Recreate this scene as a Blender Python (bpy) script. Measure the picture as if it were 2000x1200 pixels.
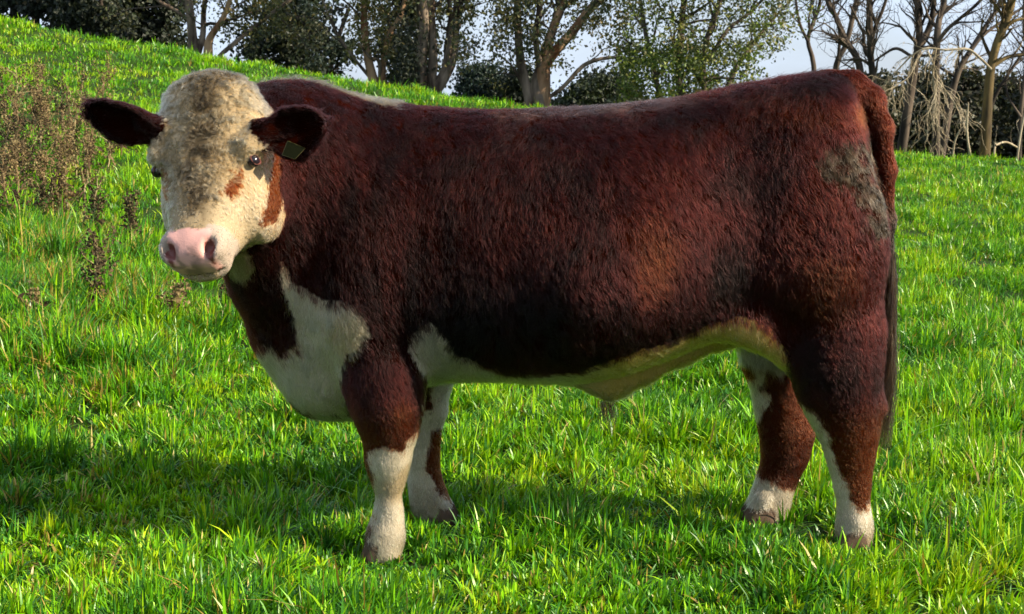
import bpy, math, random
import numpy as np
from mathutils import Vector

for o in list(bpy.data.objects):
    bpy.data.objects.remove(o, do_unlink=True)
SC = bpy.context.scene
COL = SC.collection

# ------------------------------------------------------------------ camera
F = 3000.0                      # focal length in pixels of a 2000 px wide frame
CAM_H = 1.29
PITCH = math.atan2(410.0, F)    # looking slightly down
cam = bpy.data.cameras.new('camera')
cam.sensor_fit = 'HORIZONTAL'; cam.sensor_width = 36.0
cam.lens = 36.0 * F / 2000.0
cam.clip_start = 0.05; cam.clip_end = 3000.0
cam.dof.use_dof = True; cam.dof.focus_distance = 4.1; cam.dof.aperture_fstop = 16.0
cam_o = bpy.data.objects.new('camera', cam); COL.objects.link(cam_o)
cam_o.location = (0, 0, CAM_H)
cam_o.rotation_euler = (math.pi / 2 - PITCH, 0, 0)
SC.camera = cam_o

# ------------------------------------------------------------------ light
SUN_EL = math.radians(29.0)
SUN_TOWARD = math.radians(16.0)         # how far the sun stands on the camera's side of due right
sun_dir = Vector((math.cos(SUN_EL) * math.cos(SUN_TOWARD), -math.cos(SUN_EL) * math.sin(SUN_TOWARD), math.sin(SUN_EL)))
sl = bpy.data.lights.new('sun', 'SUN'); sl.energy = 5.0; sl.angle = math.radians(0.6); sl.color = (1.0, 0.87, 0.66)
so = bpy.data.objects.new('sun', sl); COL.objects.link(so)
so.rotation_euler = sun_dir.to_track_quat('Z', 'Y').to_euler()

world = bpy.data.worlds.new('World'); SC.world = world; world.use_nodes = True
wn = world.node_tree; wn.nodes.clear()
W_out = wn.nodes.new('ShaderNodeOutputWorld'); W_bg = wn.nodes.new('ShaderNodeBackground')
sky = wn.nodes.new('ShaderNodeTexSky'); sky.sky_type = 'NISHITA'; sky.sun_disc = False
sky.sun_elevation = SUN_EL
sky.sun_rotation = math.atan2(sun_dir.x, sun_dir.y)
sky.air_density = 1.0; sky.dust_density = 1.0; sky.ozone_density = 1.0
tc = wn.nodes.new('ShaderNodeTexCoord')
mp = wn.nodes.new('ShaderNodeMapping'); mp.inputs['Scale'].default_value = (1.0, 1.0, 2.6)
cn = wn.nodes.new('ShaderNodeTexNoise'); cn.inputs['Scale'].default_value = 3.2; cn.inputs['Detail'].default_value = 7.0
cn.inputs['Roughness'].default_value = 0.55
cr = wn.nodes.new('ShaderNodeValToRGB'); cr.color_ramp.elements[0].position = 0.33; cr.color_ramp.elements[1].position = 0.56
cr.color_ramp.elements[0].color = (0.35, 0.35, 0.35, 1); cr.color_ramp.elements[1].color = (0.95, 0.95, 0.95, 1)
mix = wn.nodes.new('ShaderNodeMix'); mix.data_type = 'RGBA'
mix.inputs[7].default_value = (7.0, 8.3, 10.3, 1)
wn.links.new(tc.outputs['Generated'], mp.inputs['Vector']); wn.links.new(mp.outputs[0], cn.inputs['Vector'])
wn.links.new(cn.outputs['Fac'], cr.inputs['Fac']); wn.links.new(cr.outputs['Color'], mix.inputs[0])
wn.links.new(sky.outputs['Color'], mix.inputs[6]); wn.links.new(mix.outputs[2], W_bg.inputs['Color'])
W_bg.inputs['Strength'].default_value = 0.051
wn.links.new(W_bg.outputs[0], W_out.inputs['Surface'])

SC.view_settings.view_transform = 'Standard'
SC.view_settings.look = 'None'
SC.view_settings.exposure = 1.2
SC.view_settings.gamma = 1.0
SC.view_settings.use_curve_mapping = False
SC.render.engine = 'CYCLES'
SC.cycles.use_denoising = True
SC.cycles.max_bounces = 6; SC.cycles.transparent_max_bounces = 6
SC.cycles.diffuse_bounces = 3; SC.cycles.glossy_bounces = 3; SC.cycles.transmission_bounces = 4
SC.cycles.sample_clamp_indirect = 4.0
SC.cycles.use_adaptive_sampling = True; SC.cycles.adaptive_threshold = 0.02

# ------------------------------------------------------------------ helpers
CP, SP = math.cos(PITCH), math.sin(PITCH)
def Wp(px, py, Y):
    """world point seen at photo pixel (px, py) that lies at distance Y in front of the camera"""
    a = (np.asarray(px, float) - 1000.0) / F; b = (600.0 - np.asarray(py, float)) / F
    dy = CP + b * SP; dz = -SP + b * CP
    t = Y / dy
    return np.stack(np.broadcast_arrays(a * t, Y + 0 * t, CAM_H + dz * t), -1)

def tag(o, label=None, cat=None, group=None, kind=None):
    if label: o['label'] = label
    if cat: o['category'] = cat
    if group: o['group'] = group
    if kind: o['kind'] = kind
    return o

def link(name, data, parent=None):
    o = bpy.data.objects.new(name, data); COL.objects.link(o)
    if parent is not None:
        o.parent = parent
        o.matrix_parent_inverse = parent.matrix_basis.inverted()
    return o

def empty(name, loc):
    o = bpy.data.objects.new(name, None); o.location = loc; o.empty_display_size = 0.1
    COL.objects.link(o)
    return o

def mk_mesh(name, verts, faces, mat=None, smooth=True, col=None, alpha=None):
    """faces: list of int arrays, each (n, k)"""
    me = bpy.data.meshes.new(name)
    verts = np.asarray(verts, np.float32)
    me.vertices.add(len(verts)); me.vertices.foreach_set('co', verts.ravel())
    fl = [np.asarray(f, np.int32) for f in faces if len(f)]
    idx = np.concatenate([f.ravel() for f in fl])
    tot = np.concatenate([np.full(len(f), f.shape[1], np.int32) for f in fl])
    st = np.concatenate([[0], np.cumsum(tot)[:-1]]).astype(np.int32)
    me.loops.add(len(idx)); me.loops.foreach_set('vertex_index', idx)
    me.polygons.add(len(tot)); me.polygons.foreach_set('loop_start', st); me.polygons.foreach_set('loop_total', tot)
    me.polygons.foreach_set('use_smooth', np.full(len(tot), smooth, bool))
    if col is not None:
        a = me.attributes.new('col', 'FLOAT_COLOR', 'POINT')
        c = np.ones((len(verts), 4), np.float32); c[:, :3] = col
        if alpha is not None: c[:, 3] = alpha
        a.data.foreach_set('color', c.ravel())
    me.update(calc_edges=True); me.validate()
    if mat: me.materials.append(mat)
    return me

def hash3(i, j, k, seed):
    n = (i.astype(np.int64) * 374761393 + j.astype(np.int64) * 668265263 + k.astype(np.int64) * 2147483647 + seed * 1274126177) & 0xFFFFFFFF
    n = ((n ^ (n >> 13)) * 1274126177) & 0xFFFFFFFF
    n = ((n ^ (n >> 16)) * 2246822519) & 0xFFFFFFFF
    return ((n ^ (n >> 15)) & 0xFFFFFF) / float(0xFFFFFF)

def vnoise(p, scale, seed=0):
    """value noise 0..1 at points p (N,3); scale = size of a cell"""
    q = np.asarray(p, float) / scale
    i = np.floor(q).astype(np.int64); f = q - i; f = f * f * (3 - 2 * f)
    r = 0
    for dx in (0, 1):
        wx = f[:, 0] if dx else 1 - f[:, 0]
        for dy in (0, 1):
            wy = f[:, 1] if dy else 1 - f[:, 1]
            for dz in (0, 1):
                wz = f[:, 2] if dz else 1 - f[:, 2]
                r = r + wx * wy * wz * hash3(i[:, 0] + dx, i[:, 1] + dy, i[:, 2] + dz, seed)
    return r

def fbm(p, scale, seed=0, n=3):
    r = 0; a = 0.5; t = 0
    for k in range(n):
        r = r + a * vnoise(p, scale / 2 ** k, seed + k * 7); t += a; a *= 0.5
    return r / t

def unit(v):
    return v / np.maximum(np.linalg.norm(v, axis=-1, keepdims=True), 1e-9)

def smooth01(x):
    x = np.clip(x, 0, 1); return x * x * (3 - 2 * x)

def tubes(polys, sides=6):
    """polys: list of (pts (n,3), radii (n)) -> verts, quads"""
    V = []; Q = []; off = 0
    an = np.arange(sides) / sides * 2 * math.pi
    ca, sa = np.cos(an), np.sin(an)
    for pts, rad in polys:
        pts = np.asarray(pts, float); n = len(pts)
        tg = unit(np.gradient(pts, axis=0))
        ref = np.array([0.31, 0.95, 0.1]) if abs(tg[0][1]) < 0.8 else np.array([1.0, 0.1, 0.1])
        u = unit(np.cross(tg, ref)); v = np.cross(tg, u)
        ring = pts[:, None] + np.asarray(rad)[:, None, None] * (ca[None, :, None] * u[:, None] + sa[None, :, None] * v[:, None])
        V.append(ring.reshape(-1, 3))
        i = np.arange(n - 1)[:, None] * sides; j = np.arange(sides)[None]; j2 = (j + 1) % sides
        Q.append(np.stack([i + j, i + j2, i + sides + j2, i + sides + j], -1).reshape(-1, 4) + off)
        off += n * sides
    return np.concatenate(V), np.concatenate(Q)

# ------------------------------------------------------------------ materials
def new_mat(name):
    m = bpy.data.materials.new(name); m.use_nodes = True
    nt = m.node_tree; nt.nodes.clear()
    out = nt.nodes.new('ShaderNodeOutputMaterial')
    return m, nt, out

def N(nt, t, **kw):
    n = nt.nodes.new(t)
    for k, v in kw.items():
        if k in n.inputs: n.inputs[k].default_value = v
        else: setattr(n, k, v)
    return n

def leaf_mat(name, transl=0.35, rough=0.45, spec=0.25, tint=(1.15, 1.1, 0.55)):
    m, nt, out = new_mat(name)
    at = N(nt, 'ShaderNodeAttribute', attribute_name='col')
    p = N(nt, 'ShaderNodeBsdfPrincipled'); p.inputs['Roughness'].default_value = rough
    p.inputs['Specular IOR Level'].default_value = spec
    tr = N(nt, 'ShaderNodeBsdfTranslucent')
    mx = N(nt, 'ShaderNodeMixShader'); mx.inputs[0].default_value = transl
    mu = N(nt, 'ShaderNodeMix', data_type='RGBA', blend_type='MULTIPLY'); mu.inputs[0].default_value = 1.0
    mu.inputs[7].default_value = (*tint, 1)
    nt.links.new(at.outputs['Color'], p.inputs['Base Color']); nt.links.new(at.outputs['Color'], mu.inputs[6])
    nt.links.new(mu.outputs[2], tr.inputs['Color'])
    nt.links.new(p.outputs[0], mx.inputs[1]); nt.links.new(tr.outputs[0], mx.inputs[2])
    nt.links.new(mx.outputs[0], out.inputs['Surface'])
    return m

def bark_mat(name, c1, c2, scale=6.0, stretch=0.22, bump=0.5):
    m, nt, out = new_mat(name)
    tcn = N(nt, 'ShaderNodeTexCoord'); mpn = N(nt, 'ShaderNodeMapping'); mpn.inputs['Scale'].default_value = (1, 1, stretch)
    n1 = N(nt, 'ShaderNodeTexNoise'); n1.inputs['Scale'].default_value = scale; n1.inputs['Detail'].default_value = 6
    rp = N(nt, 'ShaderNodeValToRGB'); rp.color_ramp.elements[0].position = 0.38; rp.color_ramp.elements[1].position = 0.62
    rp.color_ramp.elements[0].color = (*c1, 1); rp.color_ramp.elements[1].color = (*c2, 1)
    p = N(nt, 'ShaderNodeBsdfPrincipled'); p.inputs['Roughness'].default_value = 0.85; p.inputs['Specular IOR Level'].default_value = 0.2
    bp = N(nt, 'ShaderNodeBump'); bp.inputs['Strength'].default_value = bump; bp.inputs['Distance'].default_value = 0.03
    nt.links.new(tcn.outputs['Object'], mpn.inputs[0]); nt.links.new(mpn.outputs[0], n1.inputs['Vector'])
    nt.links.new(n1.outputs['Fac'], rp.inputs[0]); nt.links.new(rp.outputs[0], p.inputs['Base Color'])
    nt.links.new(n1.outputs['Fac'], bp.inputs['Height']); nt.links.new(bp.outputs[0], p.inputs['Normal'])
    nt.links.new(p.outputs[0], out.inputs['Surface'])
    return m

M_grass = leaf_mat('grass_blade', 0.24, 0.38, 0.35, (1.3, 1.15, 0.35))
M_leaf = leaf_mat('tree_leaf', 0.25, 0.5, 0.3)
M_weed = leaf_mat('dead_weed', 0.15, 0.8, 0.1, (1, 1, 1))
M_euc = bark_mat('gum_bark', (0.045, 0.03, 0.022), (0.26, 0.20, 0.15))
M_eucw = bark_mat('gum_bark_warm', (0.14, 0.06, 0.028), (0.42, 0.27, 0.16))
M_dark = bark_mat('dark_bark', (0.035, 0.028, 0.022), (0.09, 0.07, 0.055))
M_bare = bark_mat('grey_bark', (0.025, 0.02, 0.016), (0.105, 0.08, 0.06))
M_yel = bark_mat('sunlit_yellow_bark', (0.035, 0.026, 0.015), (0.17, 0.12, 0.045))  # yellow sunlight on the dark trunk, put into the bark colour
M_pale = bark_mat('bleached_wood', (0.20, 0.16, 0.10), (0.40, 0.34, 0.24))

# ------------------------------------------------------------------ terrain
YC = 20.0
_spx = np.array([-1500, -600, 0, 100, 200, 350, 480, 600, 700, 850, 1000, 1200, 1400, 1600, 1750, 2000, 2600, 3600], float)
_spy = np.array([-330, -110, 40, 66, 80, 104, 130, 142, 165, 187, 214, 240, 265, 290, 308, 322, 350, 380], float)
_cx = (_spx - 1000) / F * YC
_cz = CAM_H - (_spy - 190) / F * YC
def gz(x, y):
    """height of the paddock"""
    x = np.asarray(x, float); y = np.asarray(y, float)
    A = np.interp(x, _cx, _cz)
    A = (A + np.interp(x - 0.6, _cx, _cz) + np.interp(x + 0.6, _cx, _cz)) / 3
    t = np.clip((y - 5.2) / (YC - 5.2), 0, 1)
    s = 0.45 * t + 0.55 * t * t
    s = np.where(t > 0.85, s, s)
    z = A * s
    d = np.clip(y - YC, 0, 60)
    z = z - 0.10 * d * smooth01(d / 4.0 + 0.15)
    z = np.where(y > 80, -4 - 0 * z, z) * 1.0
    left = smooth01((-0.9 - x) / 2.2) * smooth01((y - 3.2) / 3.0) * (1 - t) * 0.10
    n = (vnoise(np.stack([x, y, 0 * x], -1).reshape(-1, 3), 0.9, 5).reshape(x.shape) - 0.5) * 0.05
    n2 = (vnoise(np.stack([x, y, 0 * x], -1).reshape(-1, 3), 0.33, 6).reshape(x.shape) - 0.5) * 0.035
    far = smooth01((y - 5.0) / 3.0) * 0.9 + 0.1
    return z + left + (n + n2) * far

def build_ground():
    ys = np.concatenate([np.linspace(-6, 1.5, 8)[:-1], np.linspace(1.5, 9, 76)[:-1], np.linspace(9, 26, 70)[:-1], np.linspace(26, 80, 28), [150, 400, 1500]])
    us = np.linspace(-1, 1, 121)
    hw = np.where(ys < 9, 9.0, 9.0 + (ys - 9) * 1.15)
    X = us[None] * hw[:, None]; Yg = np.repeat(ys[:, None], len(us), 1)
    Z = gz(X, Yg)
    Z = np.where(Yg > 60, np.minimum(Z, -4.0), Z)
    v = np.stack([X, Yg, Z], -1).reshape(-1, 3)
    n, m = len(ys), len(us)
    i = np.arange(n - 1)[:, None] * m; j = np.arange(m - 1)[None]
    q = np.stack([i + j, i + j + 1, i + m + j + 1, i + m + j], -1).reshape(-1, 4)
    mat, nt, out = new_mat('pasture_soil')
    tcn = N(nt, 'ShaderNodeTexCoord')
    n1 = N(nt, 'ShaderNodeTexNoise'); n1.inputs['Scale'].default_value = 2.5; n1.inputs['Detail'].default_value = 8
    n2 = N(nt, 'ShaderNodeTexNoise'); n2.inputs['Scale'].default_value = 40; n2.inputs['Detail'].default_value = 4
    rp = N(nt, 'ShaderNodeValToRGB'); e = rp.color_ramp.elements
    e[0].position = 0.3; e[0].color = (0.014, 0.022, 0.007, 1); e[1].position = 0.75; e[1].color = (0.035, 0.075, 0.010, 1)
    mm = N(nt, 'ShaderNodeMath', operation='ADD'); mm2 = N(nt, 'ShaderNodeMath', operation='MULTIPLY'); mm2.inputs[1].default_value = 0.5
    nt.links.new(tcn.outputs['Object'], n1.inputs['Vector']); nt.links.new(tcn.outputs['Object'], n2.inputs['Vector'])
    nt.links.new(n1.outputs['Fac'], mm.inputs[0]); nt.links.new(n2.outputs['Fac'], mm.inputs[1]); nt.links.new(mm.outputs[0], mm2.inputs[0])
    nt.links.new(mm2.outputs[0], rp.inputs[0])
    p = N(nt, 'ShaderNodeBsdfPrincipled'); p.inputs['Roughness'].default_value = 0.95; p.inputs['Specular IOR Level'].default_value = 0.1
    bp = N(nt, 'ShaderNodeBump'); bp.inputs['Distance'].default_value = 0.02
    nt.links.new(n2.outputs['Fac'], bp.inputs['Height']); nt.links.new(bp.outputs[0], p.inputs['Normal'])
    nt.links.new(rp.outputs[0], p.inputs['Base Color']); nt.links.new(p.outputs[0], out.inputs['Surface'])
    o = link('ground', mk_mesh('ground', v, [q], mat))
    tag(o, kind='structure')
build_ground()

# ------------------------------------------------------------------ bull: implicit body
VOX = 0.0075
G0 = np.array([-1.34, 3.55, -0.03]); G1 = np.array([1.22, 5.0, 1.45])
GN = np.ceil((G1 - G0) / VOX).astype(int)
FLD = np.full(GN, 0.35, np.float32)
GRP = np.zeros(GN, np.int8)
AX = [(G0[k] + np.arange(GN[k]) * VOX).astype(np.float32) for k in range(3)]
TORSO, NECK, HEAD, EAR, LFN, LFF, LHN, LHF, TAIL, SHEATH, HOOF = range(11)
BY = 4.42                        # the bull's mid-line

def _window(lo, hi):
    a = np.maximum(((np.asarray(lo) - G0) / VOX).astype(int), 0)
    b = np.minimum(np.ceil((np.asarray(hi) - G0) / VOX).astype(int) + 1, GN)
    return tuple(slice(a[k], b[k]) for k in range(3))

def _grid(sl):
    return AX[0][sl[0]][:, None, None], AX[1][sl[1]][None, :, None], AX[2][sl[2]][None, None, :]

def blend(sl, d, grp, k=0.05, sub=False):
    f = FLD[sl]
    if sub:
        d = -d
        h = np.maximum(k - np.abs(f - d), 0) / k
        FLD[sl] = np.maximum(f, d) + h * h * k * 0.25
        return
    g = GRP[sl]; g[d < f] = grp
    h = np.maximum(k - np.abs(f - d), 0) / k
    FLD[sl] = np.minimum(f, d) - h * h * k * 0.25

def cone(a, b, ra, rb, grp, k=0.05, sy=1.0, pad=0.12, sub=False):
    """tapered capsule; sy squeezes it across the animal (y)"""
    a = np.asarray(a, float); b = np.asarray(b, float)
    R = max(ra, rb) + pad
    sl = _window(np.minimum(a, b) - R, np.maximum(a, b) + R)
    x, y, z = _grid(sl)
    ab = b - a
    ab2 = np.array([ab[0], ab[1] / sy, ab[2]])
    px, py, pz = x - a[0], (y - a[1]) / sy, z - a[2]
    t = np.clip((px * ab2[0] + py * ab2[1] + pz * ab2[2]) / max(ab2 @ ab2, 1e-9), 0, 1)
    d = np.sqrt((px - t * ab2[0]) ** 2 + (py - t * ab2[1]) ** 2 + (pz - t * ab2[2]) ** 2) - (ra + (rb - ra) * t)
    blend(sl, d, grp, k, sub)

def chain(pts, grp, k=0.05, sy=1.0):
    """pts: (px, py, Y, half width in px)"""
    P = [(Wp(p[0], p[1], p[2]), p[3] * p[2] / F) for p in pts]
    for (a, ra), (b, rb) in zip(P[:-1], P[1:]):
        cone(a, b, ra, rb, grp, k, sy)

def ellip(c, r, grp, k=0.05, R=None, sub=False, pad=0.1):
    c = np.asarray(c, float); r = np.asarray(r, float)
    m = r.max() + pad
    sl = _window(c - m, c + m)
    x, y, z = _grid(sl)
    x, y, z = x - c[0], y - c[1], z - c[2]
    if R is not None:
        x, y, z = (R[0][0] * x + R[0][1] * y + R[0][2] * z, R[1][0] * x + R[1][1] * y + R[1][2] * z, R[2][0] * x + R[2][1] * y + R[2][2] * z)
    q = np.sqrt((x / r[0]) ** 2 + (y / r[1]) ** 2 + (z / r[2]) ** 2)
    g = np.sqrt((x / r[0] ** 2) ** 2 + (y / r[1] ** 2) ** 2 + (z / r[2] ** 2) ** 2)
    d = q * (q - 1) / np.maximum(g, 1e-6)
    blend(sl, d, grp, k, sub)

# --- torso: cross-sections along the spine
TS = np.array([  # px, top, bottom, half width (m)
    (545, 470, 640, .05), (552, 380, 690, .13), (570, 300, 730, .19), (610, 232, 765, .235), (660, 208, 775, .262), (720, 205, 770, .280), (800, 208, 752, .300),
    (870, 213, 738, .315), (950, 216, 735, .338), (1050, 214, 740, .360), (1150, 210, 738, .370), (1230, 204, 722, .364),
    (1310, 195, 695, .332), (1390, 183, 664, .282), (1450, 169, 652, .262), (1520, 156, 660, .280), (1570, 148, 670, .275),
    (1608, 146, 672, .262), (1640, 153, 668, .238), (1664, 178, 655, .205), (1682, 220, 640, .165), (1696, 280, 600, .115), (1708, 360, 530, .04)], float)
def torso():
    Pt = Wp(TS[:, 0], TS[:, 1], BY); Pb = Wp(TS[:, 0], TS[:, 2], BY)
    xs = Pt[:, 0]; zc = (Pt[:, 2] + Pb[:, 2]) / 2; hz = (Pt[:, 2] - Pb[:, 2]) / 2; hy = TS[:, 3]
    sl = _window((xs[0] - .04, BY - .48, .25), (xs[-1] + .04, BY + .48, 1.45))
    x, y, z = _grid(sl)
    xf = x.ravel()
    def sm(a):
        r = np.interp(xf, xs, a)
        kk = np.ones(7) / 7
        rp_ = np.pad(r, 3, mode='edge')
        return np.convolve(rp_, kk, 'valid')[:, None, None]
    ZC, HZ, HY = sm(zc), sm(hz), sm(hy)
    v = (z - ZC) / HZ
    wy = HY * (1 - 0.13 * np.clip(v, -1, 1) - 0.05 * v * v)
    p = 2.35
    q = (np.abs((y - BY) / wy) ** p + np.abs(v) ** p) ** (1 / p)
    d = (q - 1) * np.minimum(HY, HZ) * 0.9
    ex = np.maximum(xs[0] - x, x - xs[-1])
    d = np.where(ex > 0, np.maximum(d, ex), d)
    blend(sl, d.astype(np.float32), TORSO, 0.02)
torso()
# muscle masses
def E(px, py, Y, rx, ry, rz, grp=TORSO, k=0.06, **kw):
    ellip(Wp(px, py, Y), (rx, ry, rz), grp, k, **kw)
for s in (-1, 1):
    E(720, 500, BY + s * .175, .165, .125, .27)               # shoulder
    E(705, 600, BY + s * .18, .125, .11, .15)                 # upper arm
    E(1620, 480, BY + s * .118, .165, .148, .27)              # thigh
E(1140, 540, BY, .22, .378, .20, k=.1)
# neck, throat and brisket
chain([(452, 310, 4.20, 112), (560, 322, 4.34, 150), (690, 385, 4.42, 165)], NECK, .08)
chain([(470, 400, 4.14, 92), (540, 545, 4.30, 80), (585, 640, 4.38, 86), (640, 722, 4.40, 84), (700, 745, 4.42, 66)], NECK, .07)
chain([(560, 420, 4.33, 120), (650, 520, 4.40, 140)], NECK, .08)
# legs
chain([(715, 560, 4.25, 70), (738, 690, 4.23, 66), (750, 750, 4.21, 70), (757, 800, 4.20, 62), (761, 845, 4.20, 47), (758, 885, 4.20, 35), (757, 905, 4.20, 34),
       (759, 935, 4.20, 24), (759, 1000, 4.20, 22), (754, 1042, 4.20, 30), (751, 1062, 4.195, 27), (748, 1085, 4.19, 31)], LFN, .045, .92)
chain([(790, 640, 4.60, 60), (828, 740, 4.59, 52), (836, 800, 4.58, 33), (828, 855, 4.58, 27), (826, 895, 4.58, 27), (830, 940, 4.58, 28), (839, 980, 4.58, 33),
       (846, 1005, 4.58, 32)], LFF, .04, .95)
chain([(1615, 560, 4.30, 96), (1628, 650, 4.285, 94), (1632, 710, 4.28, 84), (1638, 760, 4.285, 72), (1650, 805, 4.29, 62), (1660, 850, 4.295, 50), (1662, 900, 4.30, 39),
       (1665, 950, 4.30, 29), (1668, 1000, 4.30, 25), (1669, 1035, 4.30, 30), (1670, 1062, 4.30, 28)], LHN, .045, .72)
cone(Wp(1711, 795, 4.30), Wp(1692, 860, 4.30), .026, .016, LHN, .02)
cone(Wp(1680, 670, 4.29), Wp(1711, 795, 4.30), .036, .018, LHN, .03)
for (x_, y_, Y_, r_) in ((772, 1052, 4.22, .014), (1692, 1048, 4.31, .014), (1520, 1012, 4.57, .013), (872, 1000, 4.585, .012)):      # dewclaws
    cone(Wp(x_, y_, Y_), Wp(x_ + 8, y_ + 14, Y_), r_, r_ * .8, HOOF, .01)
chain([(1520, 600, 4.54, 85), (1508, 690, 4.55, 58), (1518, 750, 4.56, 46), (1524, 800, 4.56, 44), (1536, 850, 4.56, 46), (1532, 895, 4.56, 38), (1514, 945, 4.56, 33),
       (1502, 985, 4.56, 34), (1494, 1012, 4.56, 36)], LHF, .045, .75)
cone(Wp(1568, 845, 4.56), Wp(1560, 890, 4.56), .026, .02, LHF, .03)
# hooves: two claws each
def hoof(px, py, Y, w, fwd=-1.0, h=.062):
    c = Wp(px, py, Y); w = w * Y / F
    for s in (-1, 1):
        a = np.array([c[0] + fwd * .012 + s * .0, Y + s * w * .52, 0.012]); b = np.array([c[0], Y + s * w * .45, h + .02])
        cone(a + np.array([fwd * .022, 0, 0]), b, w * .62, w * .55, HOOF, .012)
        cone(a + np.array([-fwd * .02, 0, .008]), b, w * .50, w * .5, HOOF, .012)
hoof(748, 1100, 4.195, 32); hoof(855, 1030, 4.58, 34, 1.0, .05); hoof(1668, 1085, 4.30, 31); hoof(1488, 1036, 4.56, 37)
# sheath and flank fold
chain([(1480, 625, 4.42, 34), (1400, 640, 4.42, 34), (1330, 674, 4.42, 30), (1250, 712, 4.42, 34), (1200, 738, 4.42, 26), (1187, 768, 4.42, 9)], SHEATH, .05, .8)
chain([(1205, 742, 4.42, 24), (1165, 735, 4.42, 24), (1095, 712, 4.42, 26)], SHEATH, .05, .8)
for s in (-1, 1):
    chain([(1390, 610, BY + s * .17, 40), (1470, 630, BY + s * .17, 36), (1530, 680, BY + s * .15, 30)], SHEATH, .06)
# tail, with the hollow beside its root
for s in (-1, 1):
    gp_ = [Wp(1694, 236, BY + s * .07), Wp(1708, 290, BY + s * .10), Wp(1722, 360, BY + s * .10), Wp(1730, 450, BY + s * .09)]
    for a_, b_, r1_, r2_ in zip(gp_[:-1], gp_[1:], (.012, .022, .022), (.022, .022, .012)): cone(a_, b_, r1_ * 1.3, r2_ * 1.3, TORSO, .02, sub=True)
TAILP = [(1615, 166, BY, 26), (1662, 170, BY, 28), (1698, 196, BY, 26), (1720, 250, BY - .01, 21), (1732, 330, BY - .02, 15), (1735, 430, BY - .02, 11), (1737, 540, BY - .02, 9), (1736, 640, BY - .02, 8)]
chain(TAILP, TAIL, .03)
# --- head frame: a runs poll -> muzzle, l to the beast's side that we see, d out of the forehead
P_poll = Wp(402, 163, 4.06); P_muz = Wp(364, 488, 3.79)
ha = unit(P_muz - P_poll)
yaw = math.radians(15.0)
hl = np.array([math.cos(yaw), -math.sin(yaw), 0.0]); hl = unit(hl - ha * (ha @ hl))
hd = np.cross(ha, hl); hd = hd if hd[1] < 0 else -hd
HL = float(np.linalg.norm(P_muz - P_poll))
RH = np.stack([hl, ha, hd])                      # rows: lateral, along, dorsal
def HW(l, s, d):
    return P_poll + l * hl + s * ha + d * hd
HS = np.array([  # s, top d, bottom d, half width
    (-.030, -.055, -.115, .030), (-.012, -.015, -.160, .092), (.02, .014, -.200, .126), (.06, .022, -.235, .144), (.11, .020, -.260, .150), (.17, .012, -.280, .143),
    (.22, .004, -.285, .130), (.27, .000, -.292, .115), (.32, -.002, -.262, .102), (.37, -.002, -.222, .088), (.41, -.004, -.184, .079),
    (.44, -.008, -.155, .076), (.465, -.016, -.140, .072), (.48, -.04, -.115, .05)], float)
HS[:, 0] *= HL / .46
def head():
    lo = np.min([HW(l, s, d) for l in (-.2, .2) for s in (-.1, .6) for d in (-.32, .1)], 0)
    hi = np.max([HW(l, s, d) for l in (-.2, .2) for s in (-.1, .6) for d in (-.32, .1)], 0)
    sl = _window(lo, hi)
    x, y, z = _grid(sl)
    x, y, z = x - P_poll[0], y - P_poll[1], z - P_poll[2]
    L = hl[0] * x + hl[1] * y + hl[2] * z
    S = ha[0] * x + ha[1] * y + ha[2] * z
    D = hd[0] * x + hd[1] * y + hd[2] * z
    it = lambda c: np.interp(S.ravel(), HS[:, 0], c).reshape(S.shape)
    top, bot, hw = it(HS[:, 1]), it(HS[:, 2]), it(HS[:, 3])
    C = (top + bot) / 2; H = (top - bot) / 2
    v = (D - C) / H
    wy = hw * (1 - 0.22 * np.clip(-v - 0.1, 0, 1) ** 1.3)          # jaw narrower than the brow
    p = 2.5
    q = (np.abs(L / wy) ** p + np.abs(v) ** p) ** (1 / p)
    dd = (q - 1) * np.minimum(hw, H) * .85
    ex = np.maximum(HS[0, 0] - S, S - HS[-1, 0])
    dd = np.where(ex > 0, np.maximum(dd, ex), dd)
    blend(sl, dd.astype(np.float32), HEAD, .05)
head()
def HE(l, s, d, rl, rs, rd, grp=HEAD, k=.03, sub=False, tilt=0.0):
    """ellipsoid in the head frame; tilt turns it about the lateral axis"""
    c, t = math.cos(tilt), math.sin(tilt)
    R = np.stack([hl, ha * c + hd * t, hd * c - ha * t])
    ellip(HW(l, s, d), (rl, rs, rd), grp, k, R=R, sub=sub, pad=.06)
HE(0, .02, -.03, .105, .065, .055, k=.05)                       # curly poll
for s in (-1, 1):
    HE(s * .122, .188, -.046, .034, .036, .044, k=.03)          # brow
    HE(s * .108, .275, -.185, .040, .095, .090, k=.05)            # cheek
e_muz = HL - .035
HE(0, e_muz - .002, -.056, .081, .052, .048, k=.03)                    # muzzle
HE(0, e_muz + .018, -.115, .070, .045, .035, k=.02)             # chin
for s in (-1, 1):
    HE(s * .056, e_muz + .008, -.032, .031, .040, .030, k=.02)  # nostril wings
for s in (-1, 1):
    HE(s * .047, e_muz + .034, -.010, .011, .026, .024, k=.008, sub=True, tilt=0.7)
    HE(s * .059, e_muz + .020, -.014, .009, .015, .022, k=.008, sub=True, tilt=0.7)
HE(0, e_muz + .060, -.098, .085, .030, .0045, k=.008, sub=True)  # mouth
# eye sockets
EYE_L, EYE_S, EYE_D = .133, .222, -.052
for s in (-1, 1):
    HE(s * (EYE_L + .018), EYE_S, EYE_D, .021, .020, .025, k=.012, sub=True)
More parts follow.
